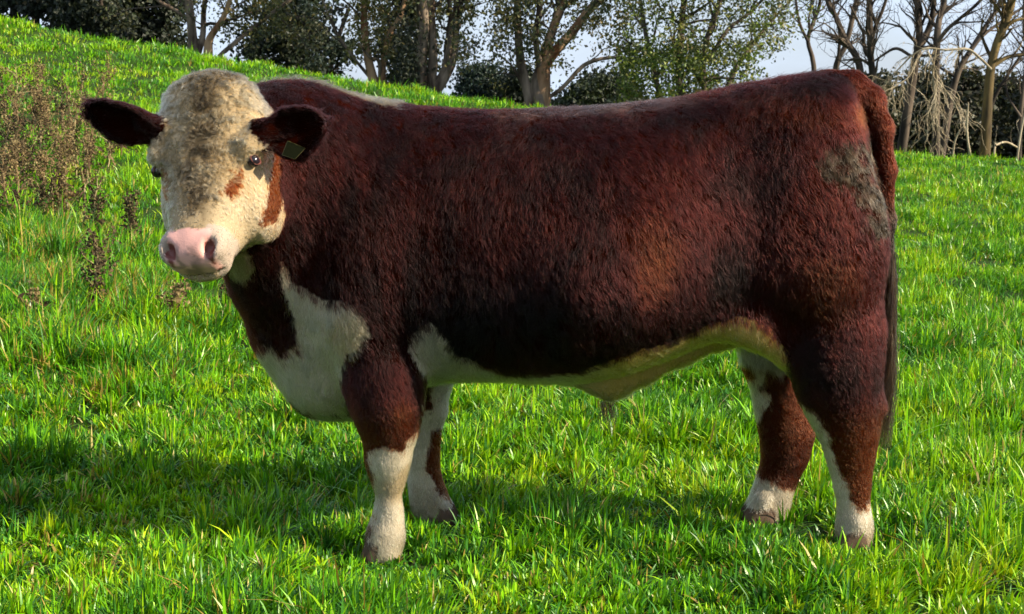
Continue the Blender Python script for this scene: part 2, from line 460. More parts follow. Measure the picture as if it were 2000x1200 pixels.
# --- ears
def ear(base, tip, up, W, cup):
    """a cupped, pointed leaf of skin that opens towards the front"""
    base = np.asarray(base); tip = np.asarray(tip)
    a = unit(tip - base); L = float(np.linalg.norm(tip - base))
    n = unit(np.cross(a, up)); n = n if n[1] < 0 else -n
    u = np.cross(n, a); u = u if u[2] > 0 else -u
    c = (base + tip) / 2; m = L * .5 + .10
    sl = _window(c - m, c + m); x, y, z = _grid(sl)
    x, y, z = x - base[0], y - base[1], z - base[2]
    A = (a[0] * x + a[1] * y + a[2] * z) / L; U = u[0] * x + u[1] * y + u[2] * z; Nn = n[0] * x + n[1] * y + n[2] * z
    hw = W * np.interp(A.ravel(), [-.12, 0, .2, .45, .7, .9, 1.0], [.45, .62, .92, 1.0, .80, .42, .10]).reshape(A.shape)
    U = U - W * np.interp(A.ravel(), [0, .5, 1.0], [-.05, -.08, .25]).reshape(A.shape)
    rr_ = U / hw
    mid = cup * (np.clip(rr_ * rr_, 0, 1.4) - 1) + .010
    d = np.maximum(np.abs(Nn - mid) - .0085, np.maximum((np.abs(rr_) - 1) * hw, np.maximum((A - 1.0) * L, (-.12 - A) * L)))
    blend(sl, (d - .004).astype(np.float32), EAR, .015)
    cone(base - a * .03, base + a * .02 - n * .015, .034, .026, EAR, .03)
EARS = [(Wp(296, 250, 4.03), Wp(162, 214, 4.04), (0.1, -.3, 1.0), .052, .042),
        (Wp(534, 258, 3.98), Wp(640, 252, 3.97), (-.1, -.2, 1.0), .070, .048)]
for e in EARS: ear(*e)

# --- surface nets
def surface_nets(f):
    S = f < 0
    nx, ny, nz = f.shape
    cnt = np.zeros((nx - 1, ny - 1, nz - 1), np.int8)
    for dx in (0, 1):
        for dy in (0, 1):
            for dz in (0, 1):
                cnt += S[dx:nx - 1 + dx, dy:ny - 1 + dy, dz:nz - 1 + dz]
    act = (cnt > 0) & (cnt < 8)
    I = np.argwhere(act)
    vid = np.full(act.shape, -1, np.int32); vid[act] = np.arange(len(I))
    cor = {}
    for dx in (0, 1):
        for dy in (0, 1):
            for dz in (0, 1):
                cor[dx, dy, dz] = f[I[:, 0] + dx, I[:, 1] + dy, I[:, 2] + dz]
    acc = np.zeros((len(I), 3)); num = np.zeros(len(I))
    keys = list(cor)
    for a in keys:
        for ax in range(3):
            if a[ax] == 0:
                b = list(a); b[ax] = 1; b = tuple(b)
                va, vb = cor[a], cor[b]
                m = (va < 0) != (vb < 0)
                t = np.where(m, va / np.where(m, va - vb, 1), 0)
                p = np.zeros((len(I), 3)); p[:] = a; p[:, ax] = t
                acc[m] += p[m]; num[m] += 1
    V = G0 + (I + acc / num[:, None]) * VOX
    Q = []
    for ax in range(3):
        o1, o2 = [(1, 2), (2, 0), (0, 1)][ax]
        lo = [slice(None)] * 3; hi = [slice(None)] * 3
        lo[ax] = slice(0, -1); hi[ax] = slice(1, None)
        ch = S[tuple(lo)] != S[tuple(hi)]
        e = np.argwhere(ch)
        ok = (e[:, o1] > 0) & (e[:, o2] > 0) & (e[:, o1] < f.shape[o1] - 1) & (e[:, o2] < f.shape[o2] - 1)
        e = e[ok]
        def g(a, b):
            q = e.copy(); q[:, o1] -= a; q[:, o2] -= b
            return vid[q[:, 0], q[:, 1], q[:, 2]]
        q = np.stack([g(1, 1), g(0, 1), g(0, 0), g(1, 0)], -1)
        ins = S[e[:, 0], e[:, 1], e[:, 2]]
        q[~ins] = q[~ins][:, ::-1]
        Q.append(q)
    return V, np.concatenate(Q)

def relax(V, Q, n, lam=0.5, w=None):
    ed = np.concatenate([Q[:, [0, 1]], Q[:, [1, 2]], Q[:, [2, 3]], Q[:, [3, 0]]])
    deg = np.bincount(ed[:, 0], minlength=len(V)) + np.bincount(ed[:, 1], minlength=len(V))
    for _ in range(n):
        acc = np.zeros_like(V)
        for c in range(3):
            acc[:, c] = np.bincount(ed[:, 0], V[ed[:, 1], c], len(V)) + np.bincount(ed[:, 1], V[ed[:, 0], c], len(V))
        d = lam * (acc / deg[:, None] - V)
        V = V + (d if w is None else d * w[:, None])
    return V

def vnormals(V, Q):
    n = np.cross(V[Q[:, 2]] - V[Q[:, 0]], V[Q[:, 3]] - V[Q[:, 1]])
    r = np.zeros_like(V)
    for k in range(4):
        for c in range(3):
            r[:, c] += np.bincount(Q[:, k], n[:, c], len(V))
    return unit(r)

BV, BQ = surface_nets(FLD)
def grp_at(p):
    i = np.clip(np.round((p - G0) / VOX).astype(int), 0, GN - 1)
    return GRP[i[:, 0], i[:, 1], i[:, 2]]
BG = grp_at(BV)
BV = relax(BV, BQ, 2, .5)
BV = relax(BV, BQ, 10, .5, (BG < 2).astype(float))
BNrm = vnormals(BV, BQ)

# ------------------------------------------------------------------ bull: coat markings
def inpoly(u, v, poly):
    poly = np.asarray(poly, float); r = np.zeros(len(u), bool)
    x0, y0 = poly[-1]
    for x1, y1 in poly:
        c = ((y1 > v) != (y0 > v))
        with np.errstate(divide='ignore', invalid='ignore'):
            xi = (x0 - x1) * (v - y1) / (y0 - y1) + x1
        r ^= c & (u < xi)
        x0, y0 = x1, y1
    return r

def side(poly, Y):
    """outline on the animal's flank -> (x, z)"""
    P = np.array(poly, float); w = Wp(P[:, 0], P[:, 1], Y)
    return w[:, [0, 2]]

C_RED = np.array([.027, .0039, .0012]); C_DARK = np.array([.0070, .0012, .0006]); C_ORANGE = np.array([.125, .030, .0075])
C_WHITE = np.array([.52, .45, .33]); C_GOLD = np.array([.50, .34, .10]); C_CREAM = np.array([.46, .345, .20]); C_TAN = np.array([.11, .080, .046])
C_PINK = np.array([.62, .33, .28]); C_MUD = np.array([.034, .025, .017]); C_HORN = np.array([.10, .068, .05])

PW_CHEST = side([(556, 500), (578, 545), (640, 578), (700, 590), (730, 645), (704, 672), (676, 697), (666, 740), (672, 830), (600, 830), (480, 760), (480, 690),
                 (512, 682), (550, 704), (578, 668), (571, 615), (556, 570)], 4.2)
PW_ELBOW = side([(793, 688), (812, 655), (833, 632), (852, 632), (872, 652), (900, 690), (950, 710), (1000, 726), (1060, 735), (1110, 733), (1150, 714), (1200, 692),
                 (1280, 674), (1330, 654), (1380, 636), (1440, 617), (1495, 637), (1530, 672), (1545, 740), (1480, 760), (1200, 900), (830, 900), (826, 745)],
                np.array([4.13, 4.13, 4.13, 4.13, 4.14, 4.18, 4.26, 4.30, 4.30, 4.26, 4.22, 4.20, 4.20, 4.20, 4.20, 4.20, 4.2, 4.2, 4.2, 4.2, 4.2, 4.15, 4.13]))
PW_LFN = side([(722, 1200), (722, 955), (728, 920), (720, 888), (748, 872), (772, 876), (788, 884), (797, 862), (812, 850), (840, 846), (840, 1200)], 4.15)
PB_LFF = side([(905, 1000), (862, 985), (848, 950), (838, 925), (832, 900), (838, 875), (846, 850), (852, 820), (846, 806), (900, 806)], 4.55)
PB_LFF2 = side([(780, 700), (900, 700), (900, 806), (846, 806), (828, 802), (780, 815)], 4.55)
PW_LHN = side([(1566, 785), (1592, 812), (1616, 845), (1638, 890), (1650, 940), (1658, 968), (1680, 1003), (1692, 1000), (1708, 985), (1740, 985), (1740, 1150), (1560, 1150)], 4.25)
PW_LHF = [side([(1430, 620), (1530, 640), (1545, 700), (1508, 760), (1496, 800), (1487, 832), (1470, 836), (1430, 800)], 4.52),
          side([(1430, 1100), (1430, 930), (1475, 925), (1500, 935), (1525, 955), (1550, 962), (1600, 955), (1600, 1100)], 4.52)]
PB_LHF = [side([(1482, 760), (1490, 728), (1512, 724), (1528, 738), (1522, 762), (1500, 772)], 4.52), side([(1440, 705), (1462, 702), (1474, 716), (1466, 735), (1440, 738)], 4.52)]
# head markings, in the head's own frame
PH_CHEEK = None

def coat(p, nrm, g, jit=None):
    """colour, hair length, kind of hair at points of the hide"""
    n = len(p)
    q = p + (np.stack([fbm(p, .05, 11), fbm(p, .05, 12), fbm(p, .05, 13)], -1) - .5) * .034 + (np.stack([vnoise(p, .012, 21), vnoise(p, .012, 22), vnoise(p, .012, 23)], -1) - .5) * .008
    if jit is not None: q = q + jit
    u, v = q[:, 0], q[:, 2]
    near = p[:, 1] < BY
    n1 = fbm(p, .22, 31); n2 = fbm(p * np.array([1, 1, .22]), .034, 32); n3 = fbm(p, .09, 33)
    t = smooth01(.5 + (n1 - .5) * 1.2 + (n2 - .5) * 1.2)[:, None]
    col = C_DARK * (1 - t) + C_RED * t
    # redder thigh, rump top, lower legs
    def around(px, py, Y, rx, rz):
        c = Wp(px, py, Y); return np.exp(-(((p[:, 0] - c[0]) / rx) ** 2 + ((p[:, 2] - c[2]) / rz) ** 2))[:, None]
    for a, amt in ((around(1610, 560, 4.2, .16, .16), .5), (around(1660, 880, 4.3, .09, .14), .8), (around(1690, 215, 4.3, .07, .05), .8), (around(790, 800, 4.2, .05, .08), .6),
                   (around(1280, 500, 4.1, .12, .2), .35), (around(1560, 220, 4.3, .2, .06), .3)):
        col = col + (C_RED * 1.5 - col) * np.clip(a * amt, 0, 1) + (C_ORANGE - C_RED) * np.clip(a - .55, 0, 1) * amt * .9
    coat_shade = np.clip(around(1425, 530, 4.15, .085, .13) * 1.2 + around(990, 620, 4.1, .24, .13) * 1.15 + around(1460, 360, 4.15, .10, .05) * .8 + around(1560, 690, 4.2, .06, .10) * .7 + around(660, 640, 4.2, .05, .12) * .5, 0, 1) * (.6 + .4 * n3[:, None])
    col = col * (1 - .80 * coat_shade)  # paints shade of ribs and flank hollow into the coat, plus rump streak
    L = np.full(n, .030); curl = np.full(n, .12)
    body = (g == TORSO) | (g == NECK) | (g == SHEATH)
    lowleg = ((g >= LFN) & (g <= LHF))
    ok_ = (smooth01((.50 - p[:, 2]) / .25) * .75 * lowleg)[:, None]
    col = col * (1 - ok_) + C_ORANGE * .72 * ok_
    thr = np.clip(around(462, 515, 4.08, .045, .06)[:, 0] * 1.6 + (n3 - .5) * .5, 0, 1) > .72
    col[thr & (g == NECK)] = C_CREAM * .6
    # white points
    w = body & inpoly(u, v, PW_CHEST)
    el = (body | (g == LFN) | (g == LFF)) & inpoly(u, v, PW_ELBOW) & ((g != LFN) | (u > Wp(800, 700, 4.2)[0]))
    fr = (g == LHN) & inpoly(u, v, PW_ELBOW)
    crest = body & (np.abs(q[:, 1] - BY) < .05 + .02 * n3) & (nrm[:, 2] > .6) & (u < Wp(760, 200, BY)[0])
    spine = body & (np.abs(q[:, 1] - BY) < .12) & (nrm[:, 2] > .7) & ~crest
    under = body & (nrm[:, 2] < -.85) & (p[:, 2] < .62)
    legw = ((g == LFN) & inpoly(u, v, PW_LFN)) | ((g == LHN) & inpoly(u, v, PW_LHN) & (p[:, 2] < .5))
    ffw = (g == LFF) & ~inpoly(u, v, PB_LFF) & ~inpoly(u, v, PB_LFF2)
    hfw = (g == LHF) & (inpoly(u, v, PW_LHF[0]) | inpoly(u, v, PW_LHF[1])) & ~inpoly(u, v, PB_LHF[0]) & ~inpoly(u, v, PB_LHF[1])
    hind_b = (g == LHF) & ~hfw
    col[hind_b] = (C_RED * .8 + C_ORANGE * .22) * (.55 + .9 * n3[hind_b, None])
    wm = w | legw | ffw | hfw
    stn = smooth01((fbm(p, .11, 34) - .48) / .2)[:, None]
    col[wm] = (C_WHITE * (.72 + .45 * n3[:, None]) * (1 - stn * np.array([.22, .30, .42])))[wm]
    gm = el | fr | under
    tt = smooth01((p[:, 0] - Wp(1050, 700, 4.1)[0]) / .25)[:, None]
    col[gm] = ((C_WHITE * .8) * (1 - tt) + C_GOLD * tt)[gm] * (.75 + .5 * n3[gm, None])
    col[crest] = (C_CREAM * (.20 + .5 * smooth01((p[crest, 0] - Wp(670, 200, BY)[0]) / .04)[:, None])) * np.clip(2.0 * n2[crest, None] - .35, .10, 1.2)
    k = (.07 * smooth01((p[:, 0] + .1) / .25) * (1 - smooth01((p[:, 0] - .35) / .2)))[:, None]
    col[spine] = (col * (1 - k) + np.array([.30, .24, .22]) * k)[spine]  # pale tint along the back line paints in its rim light
    # dried mud on the rump beside the tail
    mv = (around(1650, 318, 4.3, .075, .050) + around(1700, 385, 4.3, .045, .085) + .8 * around(1708, 300, 4.3, .03, .04))[:, 0]
    mud = (body | (g == LHN)) & (mv > .12) & (mv + (fbm(p, .03, 43) - .5) * .9 + (0 if jit is None else jit[:, 0] * 22) > .16)
    mk_ = np.clip((vnoise(p, .022, 41) - .10) * 2.6, 0, 1)[:, None]
    col[mud] = (col * (1 - mk_) + C_MUD * (.25 + 4.2 * vnoise(p, .012, 42)[:, None] ** 4) * mk_)[mud]
    low = (p[:, 2] < .16) & ((g == LHF) | (g == LFF) | (g == LHN) | (g == LFN))
    dirt = (smooth01((.15 - p[:, 2]) / .10) * np.clip(n3 * 2.0 - .75, 0, 1))[:, None]
    col[low] = (col * (1 - dirt) + np.array([.10, .075, .045]) * dirt)[low]
    # head
    hp = (p - P_poll) @ RH.T
    hq = (q - P_poll) @ RH.T
    hd_ = (g == HEAD)
    fore = np.exp(-(hp[:, 0] / .10) ** 2) * smooth01((.40 - hp[:, 1]) / .12) * smooth01((hp[:, 2] + .10) / .08)
    ft = np.clip(fore * (.15 + 1.3 * (fbm(p, .03, 51) - .25)) + .8 * np.exp(-((hp[:, 0] - .01) / .035) ** 2) * smooth01((.45 - hp[:, 1]) / .06) * (fbm(p, .04, 52) > .42) + .55 * smooth01((.035 - hp[:, 1]) / .05), 0, 1)[:, None]
    cc = C_CREAM * (1 - ft) + C_TAN * ft
    cc = cc * (.8 + .4 * n3[:, None])
    wht = smooth01((hp[:, 1] - .27) / .08)[:, None] * smooth01((np.abs(hp[:, 0]) - .02) / .05)[:, None]
    cc = cc * (1 - .3 * wht) + C_WHITE * .3 * wht
    # warm tear stain and chestnut cheek bar
    ue = hq[:, 1] - EYE_S; de = hq[:, 2] - EYE_D
    tear = (np.abs(hq[:, 0]) > .05) & (((ue - .078) / .028) ** 2 + ((de - .004) / .014) ** 2 < 1)
    streak = (np.abs(hq[:, 0]) > .06) & (ue > .012) & (ue < .08) & (np.abs(de - .014 + .1 * (ue - .03)) < .0045)
    cc[tear | streak] = C_ORANGE * 1.25
    bar = (np.abs(hq[:, 0]) > .05) & (de < -.085) & (de > -.155) & (hq[:, 1] > .10) & (hq[:, 1] < .345 + .5 * (de + .11))
    cc[bar] = C_ORANGE * .75
    lips = hd_ & (hp[:, 1] > HL - .085)
    col[hd_] = cc[hd_]
    # bare pink muzzle
    r_m = np.sqrt((hp[:, 0] / .085) ** 2 + ((hp[:, 1] - (HL + .004)) / .070) ** 2)
    pad_ = hd_ & (r_m < .80) & (hp[:, 2] > -.092)
    nose = hd_ & (np.abs(hp[:, 0]) < .060 + .012 * (n3 - .5)) & (hp[:, 1] > HL - .058 + .02 * (n3 - .5)) & (hp[:, 2] > -.088)
    pk = C_PINK * (.85 + .3 * fbm(p, .03, 61)[:, None])
    spot = smooth01((fbm(p, .035, 62) - .44) / .1)[:, None] * (smooth01((hp[:, 1] - (HL - .022)) / .02) * smooth01((.055 - np.abs(hp[:, 0] + .02)) / .03))[:, None]
    pk = pk * (1 - .75 * spot) + np.array([.16, .10, .08]) * .75 * spot
    rim = smooth01((np.abs(hp[:, 0]) - .060) / .010)[:, None]
    pk = pk * (1 - rim) + np.array([.60, .46, .40]) * rim
    pit = ((np.abs(hp[:, 0]) - .052) / .014) ** 2 + ((hp[:, 1] - e_muz - .028) / .026) ** 2 < 1
    pit = pit & (hp[:, 2] < -.012 - .25 * np.clip(hp[:, 1] - e_muz - .01, 0, 1))
    pk[pit] = np.array([.16, .045, .035])
    rimz = hd_ & (hp[:, 1] > HL - .075) & (np.abs(hp[:, 0]) > .045)
    col[rimz] = np.array([.50, .40, .32])
    col[pad_ | nose] = pk[pad_ | nose]
    bare = pad_ | nose
    # ears
    e = g == EAR
    col[e] = (C_RED * .6 * (.3 + n3[:, None]))[e]
    col[g == HOOF] = (C_HORN * (.6 + .8 * n2[:, None]))[g == HOOF]
    tl = g == TAIL
    tk = smooth01((p[:, 2] - .93) / .10)[:, None]
    col[tl] = ((np.array([.020, .014, .010]) * (1 - tk) + (C_RED * 1.6) * tk) * (.6 + .8 * n3[:, None]))[tl]
    # lengths
    L[body] = .025 + .010 * n1[body]
    L[gm] = .034; curl[gm] = .2
    shl = gm & (p[:, 0] > Wp(1100, 700, 4.3)[0])
    L[shl] = .026
    L[crest] = .05; curl[crest] = .25
    leg = (g == LFN) | (g == LFF) | (g == LHN) | (g == LHF)
    L[leg] = .012 + .016 * smooth01((p[leg, 2] - .35) / .2)
    L[hd_] = .014
    cur = hd_ & (fore > .25)
    L[cur] = .018; curl[cur] = .42
    pol = hd_ & (hp[:, 1] < .07)
    L[pol] = .022; curl[pol] = .3
    L[e] = .015
    orb = hd_ & (((np.abs(hp[:, 0]) - EYE_L) / .035) ** 2 + ((hp[:, 1] - EYE_S) / .030) ** 2 + ((hp[:, 2] - EYE_D) / .030) ** 2 < 1)
    L[orb] = .004; curl[orb] = .02
    L[tl] = .017
    L[mud] = .020
    hf = g == HOOF
    up_ = hf & (p[:, 2] > .056 + .02 * (n3 - .5))
    col[up_] = C_WHITE * (.7 + .4 * n3[up_, None])
    L[hf] = 0; L[up_] = .014
    leg = leg | up_
    L[bare] = 0
    edge = hd_ & ~bare & (hp[:, 1] > HL - .12)
    L[edge] = .010
    L[rimz & ~bare] = .008; curl[rimz] = .02
    hocks = spine & (u > Wp(1380, 180, BY)[0])
    L[hocks] = .05
    return col, L, curl, hd_, leg, e, bare

M_hide = None
def hide_material():
    m, nt, out = new_mat('hide')
    at = N(nt, 'ShaderNodeAttribute', attribute_name='col')
    p = N(nt, 'ShaderNodeBsdfPrincipled'); p.inputs['Roughness'].default_value = .48
    ms_ = N(nt, 'ShaderNodeMath', operation='MULTIPLY'); ms_.inputs[1].default_value = .45
    nt.links.new(at.outputs['Alpha'], ms_.inputs[0]); nt.links.new(ms_.outputs[0], p.inputs['Specular IOR Level'])
    n1 = N(nt, 'ShaderNodeTexNoise'); n1.inputs['Scale'].default_value = 260; n1.inputs['Detail'].default_value = 3
    tcn = N(nt, 'ShaderNodeTexCoord')
    bp = N(nt, 'ShaderNodeBump'); bp.inputs['Strength'].default_value = .4; bp.inputs['Distance'].default_value = .002
    nt.links.new(tcn.outputs['Object'], n1.inputs['Vector']); nt.links.new(n1.outputs['Fac'], bp.inputs['Height']); nt.links.new(bp.outputs[0], p.inputs['Normal'])
    nt.links.new(at.outputs['Color'], p.inputs['Base Color']); nt.links.new(p.outputs[0], out.inputs['Surface'])
    return m
def hair_material(name='fur', rough=.38, radial=.55):
    m, nt, out = new_mat(name)
    at = N(nt, 'ShaderNodeAttribute', attribute_name='hair_col')
    h = N(nt, 'ShaderNodeBsdfHairPrincipled')
    h.model = 'CHIANG'; h.parametrization = 'COLOR'
    h.inputs['Roughness'].default_value = rough; h.inputs['Radial Roughness'].default_value = radial
    h.inputs['Coat'].default_value = 0.0; h.inputs['IOR'].default_value = 1.20
    h.inputs['Random Roughness'].default_value = .2
    nt.links.new(at.outputs['Color'], h.inputs['Color']); nt.links.new(h.outputs[0], out.inputs['Surface'])
    return m
M_hide = hide_material(); M_fur = hair_material()

def add_hair(name, P, rad, col, parent, mat):
    """P (n, m, 3) strands, rad (n, m), col (n, 3)"""
    n, m, _ = P.shape
    hc = bpy.data.hair_curves.new(name)
    hc.add_curves([m] * n)
    hc.attributes['position'].data.foreach_set('vector', P.astype(np.float32).ravel())
    ra = hc.attributes.get('radius') or hc.attributes.new('radius', 'FLOAT', 'POINT')
    ra.data.foreach_set('value', rad.astype(np.float32).ravel())
    ca = hc.attributes.new('hair_col', 'FLOAT_COLOR', 'CURVE')
    c4 = np.ones((n, 4), np.float32); c4[:, :3] = col
    ca.data.foreach_set('color', c4.ravel())
    hc.materials.append(mat)
    hc.update_tag()
    return link(name, hc, parent)

bull = empty('bull', (float(Wp(1100, 700, BY)[0]), BY, 0.0))
tag(bull, 'chestnut red bull with curly cream face and white lower legs standing side-on in grass', 'bull')
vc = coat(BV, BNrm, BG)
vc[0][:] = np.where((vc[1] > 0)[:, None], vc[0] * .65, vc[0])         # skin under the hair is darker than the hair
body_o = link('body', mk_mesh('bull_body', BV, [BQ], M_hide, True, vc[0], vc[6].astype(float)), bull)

def sample_surface(V, Q, k, rng, weight=None):
    T = np.concatenate([Q[:, [0, 1, 2]], Q[:, [0, 2, 3]]])
    a = np.linalg.norm(np.cross(V[T[:, 1]] - V[T[:, 0]], V[T[:, 2]] - V[T[:, 0]]), axis=1)
    if weight is not None: a = a * weight[T].mean(1)
    c = np.cumsum(a); i = np.searchsorted(c, rng.random(k) * c[-1])
    r = rng.random((k, 2)); s = np.sqrt(r[:, 0]); w = np.stack([1 - s, s * (1 - r[:, 1]), s * r[:, 1]], -1)
    p = (V[T[i]] * w[..., None]).sum(1); nn = unit((BNrm[T[i]] * w[..., None]).sum(1))
    return p, nn

def grow_coat(K=118000, CH=9, M=5, seed=3):
    rng = np.random.default_rng(seed)
    wt = np.where(BG == HEAD, 1.9, np.where((BG >= LFN) & (BG <= LHF), 2.0, np.where(BG == EAR, 1.6, np.where(BG == TAIL, 1.6, 1.0))))
    wt = wt * np.where((BV[:, 1] > BY + .12) & (BG != HEAD) & ~((BG >= LFN) & (BG <= LHF)), .35, 1.0)   # the far flank needs less
    p, nn = sample_surface(BV, BQ, K, rng, wt)
    g = grp_at(p)
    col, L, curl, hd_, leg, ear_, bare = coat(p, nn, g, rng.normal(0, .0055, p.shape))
    keep = L > 0
    p, nn, g, col, L, curl, hd_, leg, ear_ = (a[keep] for a in (p, nn, g, col, L, curl, hd_, leg, ear_))
    K = len(p)
    # lie of the coat
    d = np.tile(np.array([.16, 0, -1.0]), (K, 1))
    a1 = fbm(p, .13, 71) - .5; a2 = fbm(p, .05, 72) - .5
    d[:, 0] += a1 * 1.5 + a2 * .8
    d[leg] = np.array([.15, 0, -1.0])
    hp = (p - P_poll) @ RH.T
    face = -ha[None] * np.where(hp[:, 1:2] > .22, -1.0, 1.0) * .25 + hl[None] * np.sign(hp[:, 0:1]) * .8 + ha[None] * .5
    whirl = np.stack([np.cos((fbm(p, .055, 73)) * 16), np.sin((fbm(p, .055, 73)) * 16)], -1)
    fm = np.exp(-(hp[:, 0] / .09) ** 2)[:, None]
    wdir = hl[None] * whirl[:, :1] + ha[None] * whirl[:, 1:]
    d[hd_] = (face * (1 - .75 * fm) + wdir * .9 * fm)[hd_]
    for k_, e in enumerate(EARS):
        a = unit(e[1] - e[0]); m_ = ear_ & ((p[:, 0] < P_poll[0]) == (k_ == 0))
        d[m_] = a + np.array([0, 0, -.25])
    d[g == TAIL] = np.array([.1, 0, -1.0])
    d = d + rng.normal(0, .16, d.shape)
    d = unit(d - nn * (d * nn).sum(1, keepdims=True))
    b = np.cross(nn, d)
    L = L * rng.uniform(.7, 1.25, K)
    sleek = smooth01((fbm(p, .16, 74) - .42) / .2)
    lift = np.where(hd_, .30, .17 - .08 * sleek) * rng.uniform(.6, 1.4, K)
    lift = np.where(leg | (g == TAIL), .12, lift)
    t = np.linspace(0, 1, M)[None, :, None]
    ph = rng.random(K)[:, None, None] * 6.28; om = rng.uniform(3.0, 6.0, K)[:, None, None]
    Lx = L[:, None, None]; cu = curl[:, None, None]
    gd = p[:, None] + Lx * (d[:, None] * t + nn[:, None] * lift[:, None, None] * (1.6 * t - 1.0 * t * t))
    wob = Lx * cu * t * (np.sin(om * t + ph) * b[:, None] + .7 * np.cos(om * t + ph) * nn[:, None])
    gd = gd + wob
    # each lock is a handful of strands that close towards the tip
    rr = np.where(hd_, .0055, np.where(leg, .010, .0125))[:, None]
    an = rng.random((K, CH)) * 6.28; ra = np.sqrt(rng.random((K, CH))) * rr
    off = (np.cos(an) * ra)[..., None] * d[:, None] + (np.sin(an) * ra)[..., None] * b[:, None]
    cl = np.where(hd_, .82, np.where(leg, .30, .34))[:, None, None, None]
    P = gd[:, None] + off[:, :, None] * (1 - cl * t[:, None] ** .8) + rng.normal(0, 1, (K, CH, 1, 3)) * (t[:, None] * L[:, None, None, None] * .10)
    P = P - nn[:, None, None] * np.where(leg, .0008, .002)[:, None, None, None]
    P = P.reshape(K * CH, M, 3)
    base_r = np.where(hd_, .00038, np.where(leg, .00034, .00036))
    rad = np.repeat(base_r, CH)[:, None] * np.array([1.0, 1.0, .85, .6, .15])[None] * rng.uniform(.7, 1.2, (K * CH, 1))
    cc = np.repeat(col, CH, 0) * rng.uniform(.72, 1.28, (K * CH, 1)) * np.repeat(np.where(hd_[:, None], rng.uniform(.55, 1.35, (K, 1)), rng.uniform(.86, 1.14, (K, 1))), CH, 0)
    add_hair('coat', P, rad, np.clip(cc, 0.003, .9), bull, M_fur)
grow_coat()

# tail switch and belly tassel
def strands(name, roots, n, dirn, length, spread, cols, seed, M=7, r=.0011, wav=.012):
    rng = np.random.default_rng(seed)
    roots = np.asarray(roots); i = rng.integers(0, len(roots), n)
    p = roots[i] + rng.normal(0, .006, (n, 3))
    L = length * rng.uniform(.55, 1.05, n)
    d = unit(np.asarray(dirn)[None] + rng.normal(0, spread, (n, 3)))
    t = np.linspace(0, 1, M)[None, :, None]
    P = p[:, None] + L[:, None, None] * (d[:, None] * t * (1 - .5 * t) + np.array([0, 0, -.5]) * t * t)
    ph = rng.random((n, 1, 1)) * 6.28
    P = P + wav * t * np.stack([np.sin(7 * t[..., 0] + ph[..., 0]), np.cos(6 * t[..., 0] + ph[..., 0]), 0 * t[..., 0] * ph[..., 0]], -1)
    cols = np.asarray(cols); c = cols[rng.integers(0, len(cols), n)] * rng.uniform(.7, 1.3, (n, 1))
    rad = r * np.linspace(1, .25, M)[None] * rng.uniform(.7, 1.3, (n, 1))
    return add_hair(name, P, rad, np.clip(c, .003, .9), bull, M_fur)
tp = [Wp(x, y, BY - .03) for x, y in ((1738, 500), (1738, 540), (1737, 580), (1737, 610), (1736, 640), (1735, 670))]
strands('tail_switch', tp, 1700, (-.015, 0, -1), .31, .060, [(.010, .006, .004), (.014, .008, .005), (.06, .036, .018), (.008, .004, .003), (.012, .007, .004)], 5)
strands('sheath_tassel', [Wp(1180, 785, 4.42), Wp(1192, 788, 4.42)], 46, (.05, 0, -1), .085, .28, [(.05, .026, .012), (.012, .007, .005)], 6, r=.0011, wav=.008)

# eyes
def eye_mat():
    m, nt, out = new_mat('eye')
    p = N(nt, 'ShaderNodeBsdfPrincipled'); p.inputs['Base Color'].default_value = (.012, .008, .012, 1)
    p.inputs['Roughness'].default_value = .12
    nt.links.new(p.outputs[0], out.inputs['Surface']); return m
def lid_mat():
    m, nt, out = new_mat('eyelid')
    p = N(nt, 'ShaderNodeBsdfPrincipled'); p.inputs['Base Color'].default_value = (.12, .045, .035, 1); p.inputs['Roughness'].default_value = .8; p.inputs['Specular IOR Level'].default_value = .1
    nt.links.new(p.outputs[0], out.inputs['Surface']); return m
M_eye = eye_mat(); M_lid = lid_mat()
def sphere(c, r, R, nu=24, nv=14):
    th = np.linspace(0, math.pi, nv); ph = np.arange(nu) / nu * 2 * math.pi
    s = np.stack([np.outer(np.sin(th), np.cos(ph)), np.outer(np.sin(th), np.sin(ph)), np.outer(np.cos(th), np.ones(nu))], -1).reshape(-1, 3) * np.asarray(r)
    v = np.asarray(c) + s @ R
    i = np.arange(nv - 1)[:, None] * nu; j = np.arange(nu)[None]; j2 = (j + 1) % nu
    return v, np.stack([i + j, i + nu + j, i + nu + j2, i + j2], -1).reshape(-1, 4)
for s in (1, -1):
    c = HW(s * (EYE_L - .004), EYE_S, EYE_D)
    v, q = sphere(c + (hl * s * .55 + hd * .3) * .006, (.0165, .0165, .0178), RH)
    eo = link('eye', mk_mesh('eye', v, [q], M_eye), bull)
    # lids: a ring of skin round the eyeball
    out_ = unit(hl * s * 1.0 + hd * .55); u1 = unit(hd - out_ * (hd @ out_)); u2 = np.cross(out_, u1)
    ang = np.linspace(0, 2 * math.pi, 25)
    ring = c + out_ * .0125 + np.cos(ang)[:, None] * u1 * .0168 + np.sin(ang)[:, None] * u2 * (.0125 - .004 * np.abs(np.cos(ang)[:, None]))
    v, q = tubes([(ring, np.full(25, .0022))], 8)
    link('eyelid', mk_mesh('eyelid', v, [q], M_lid), eo)

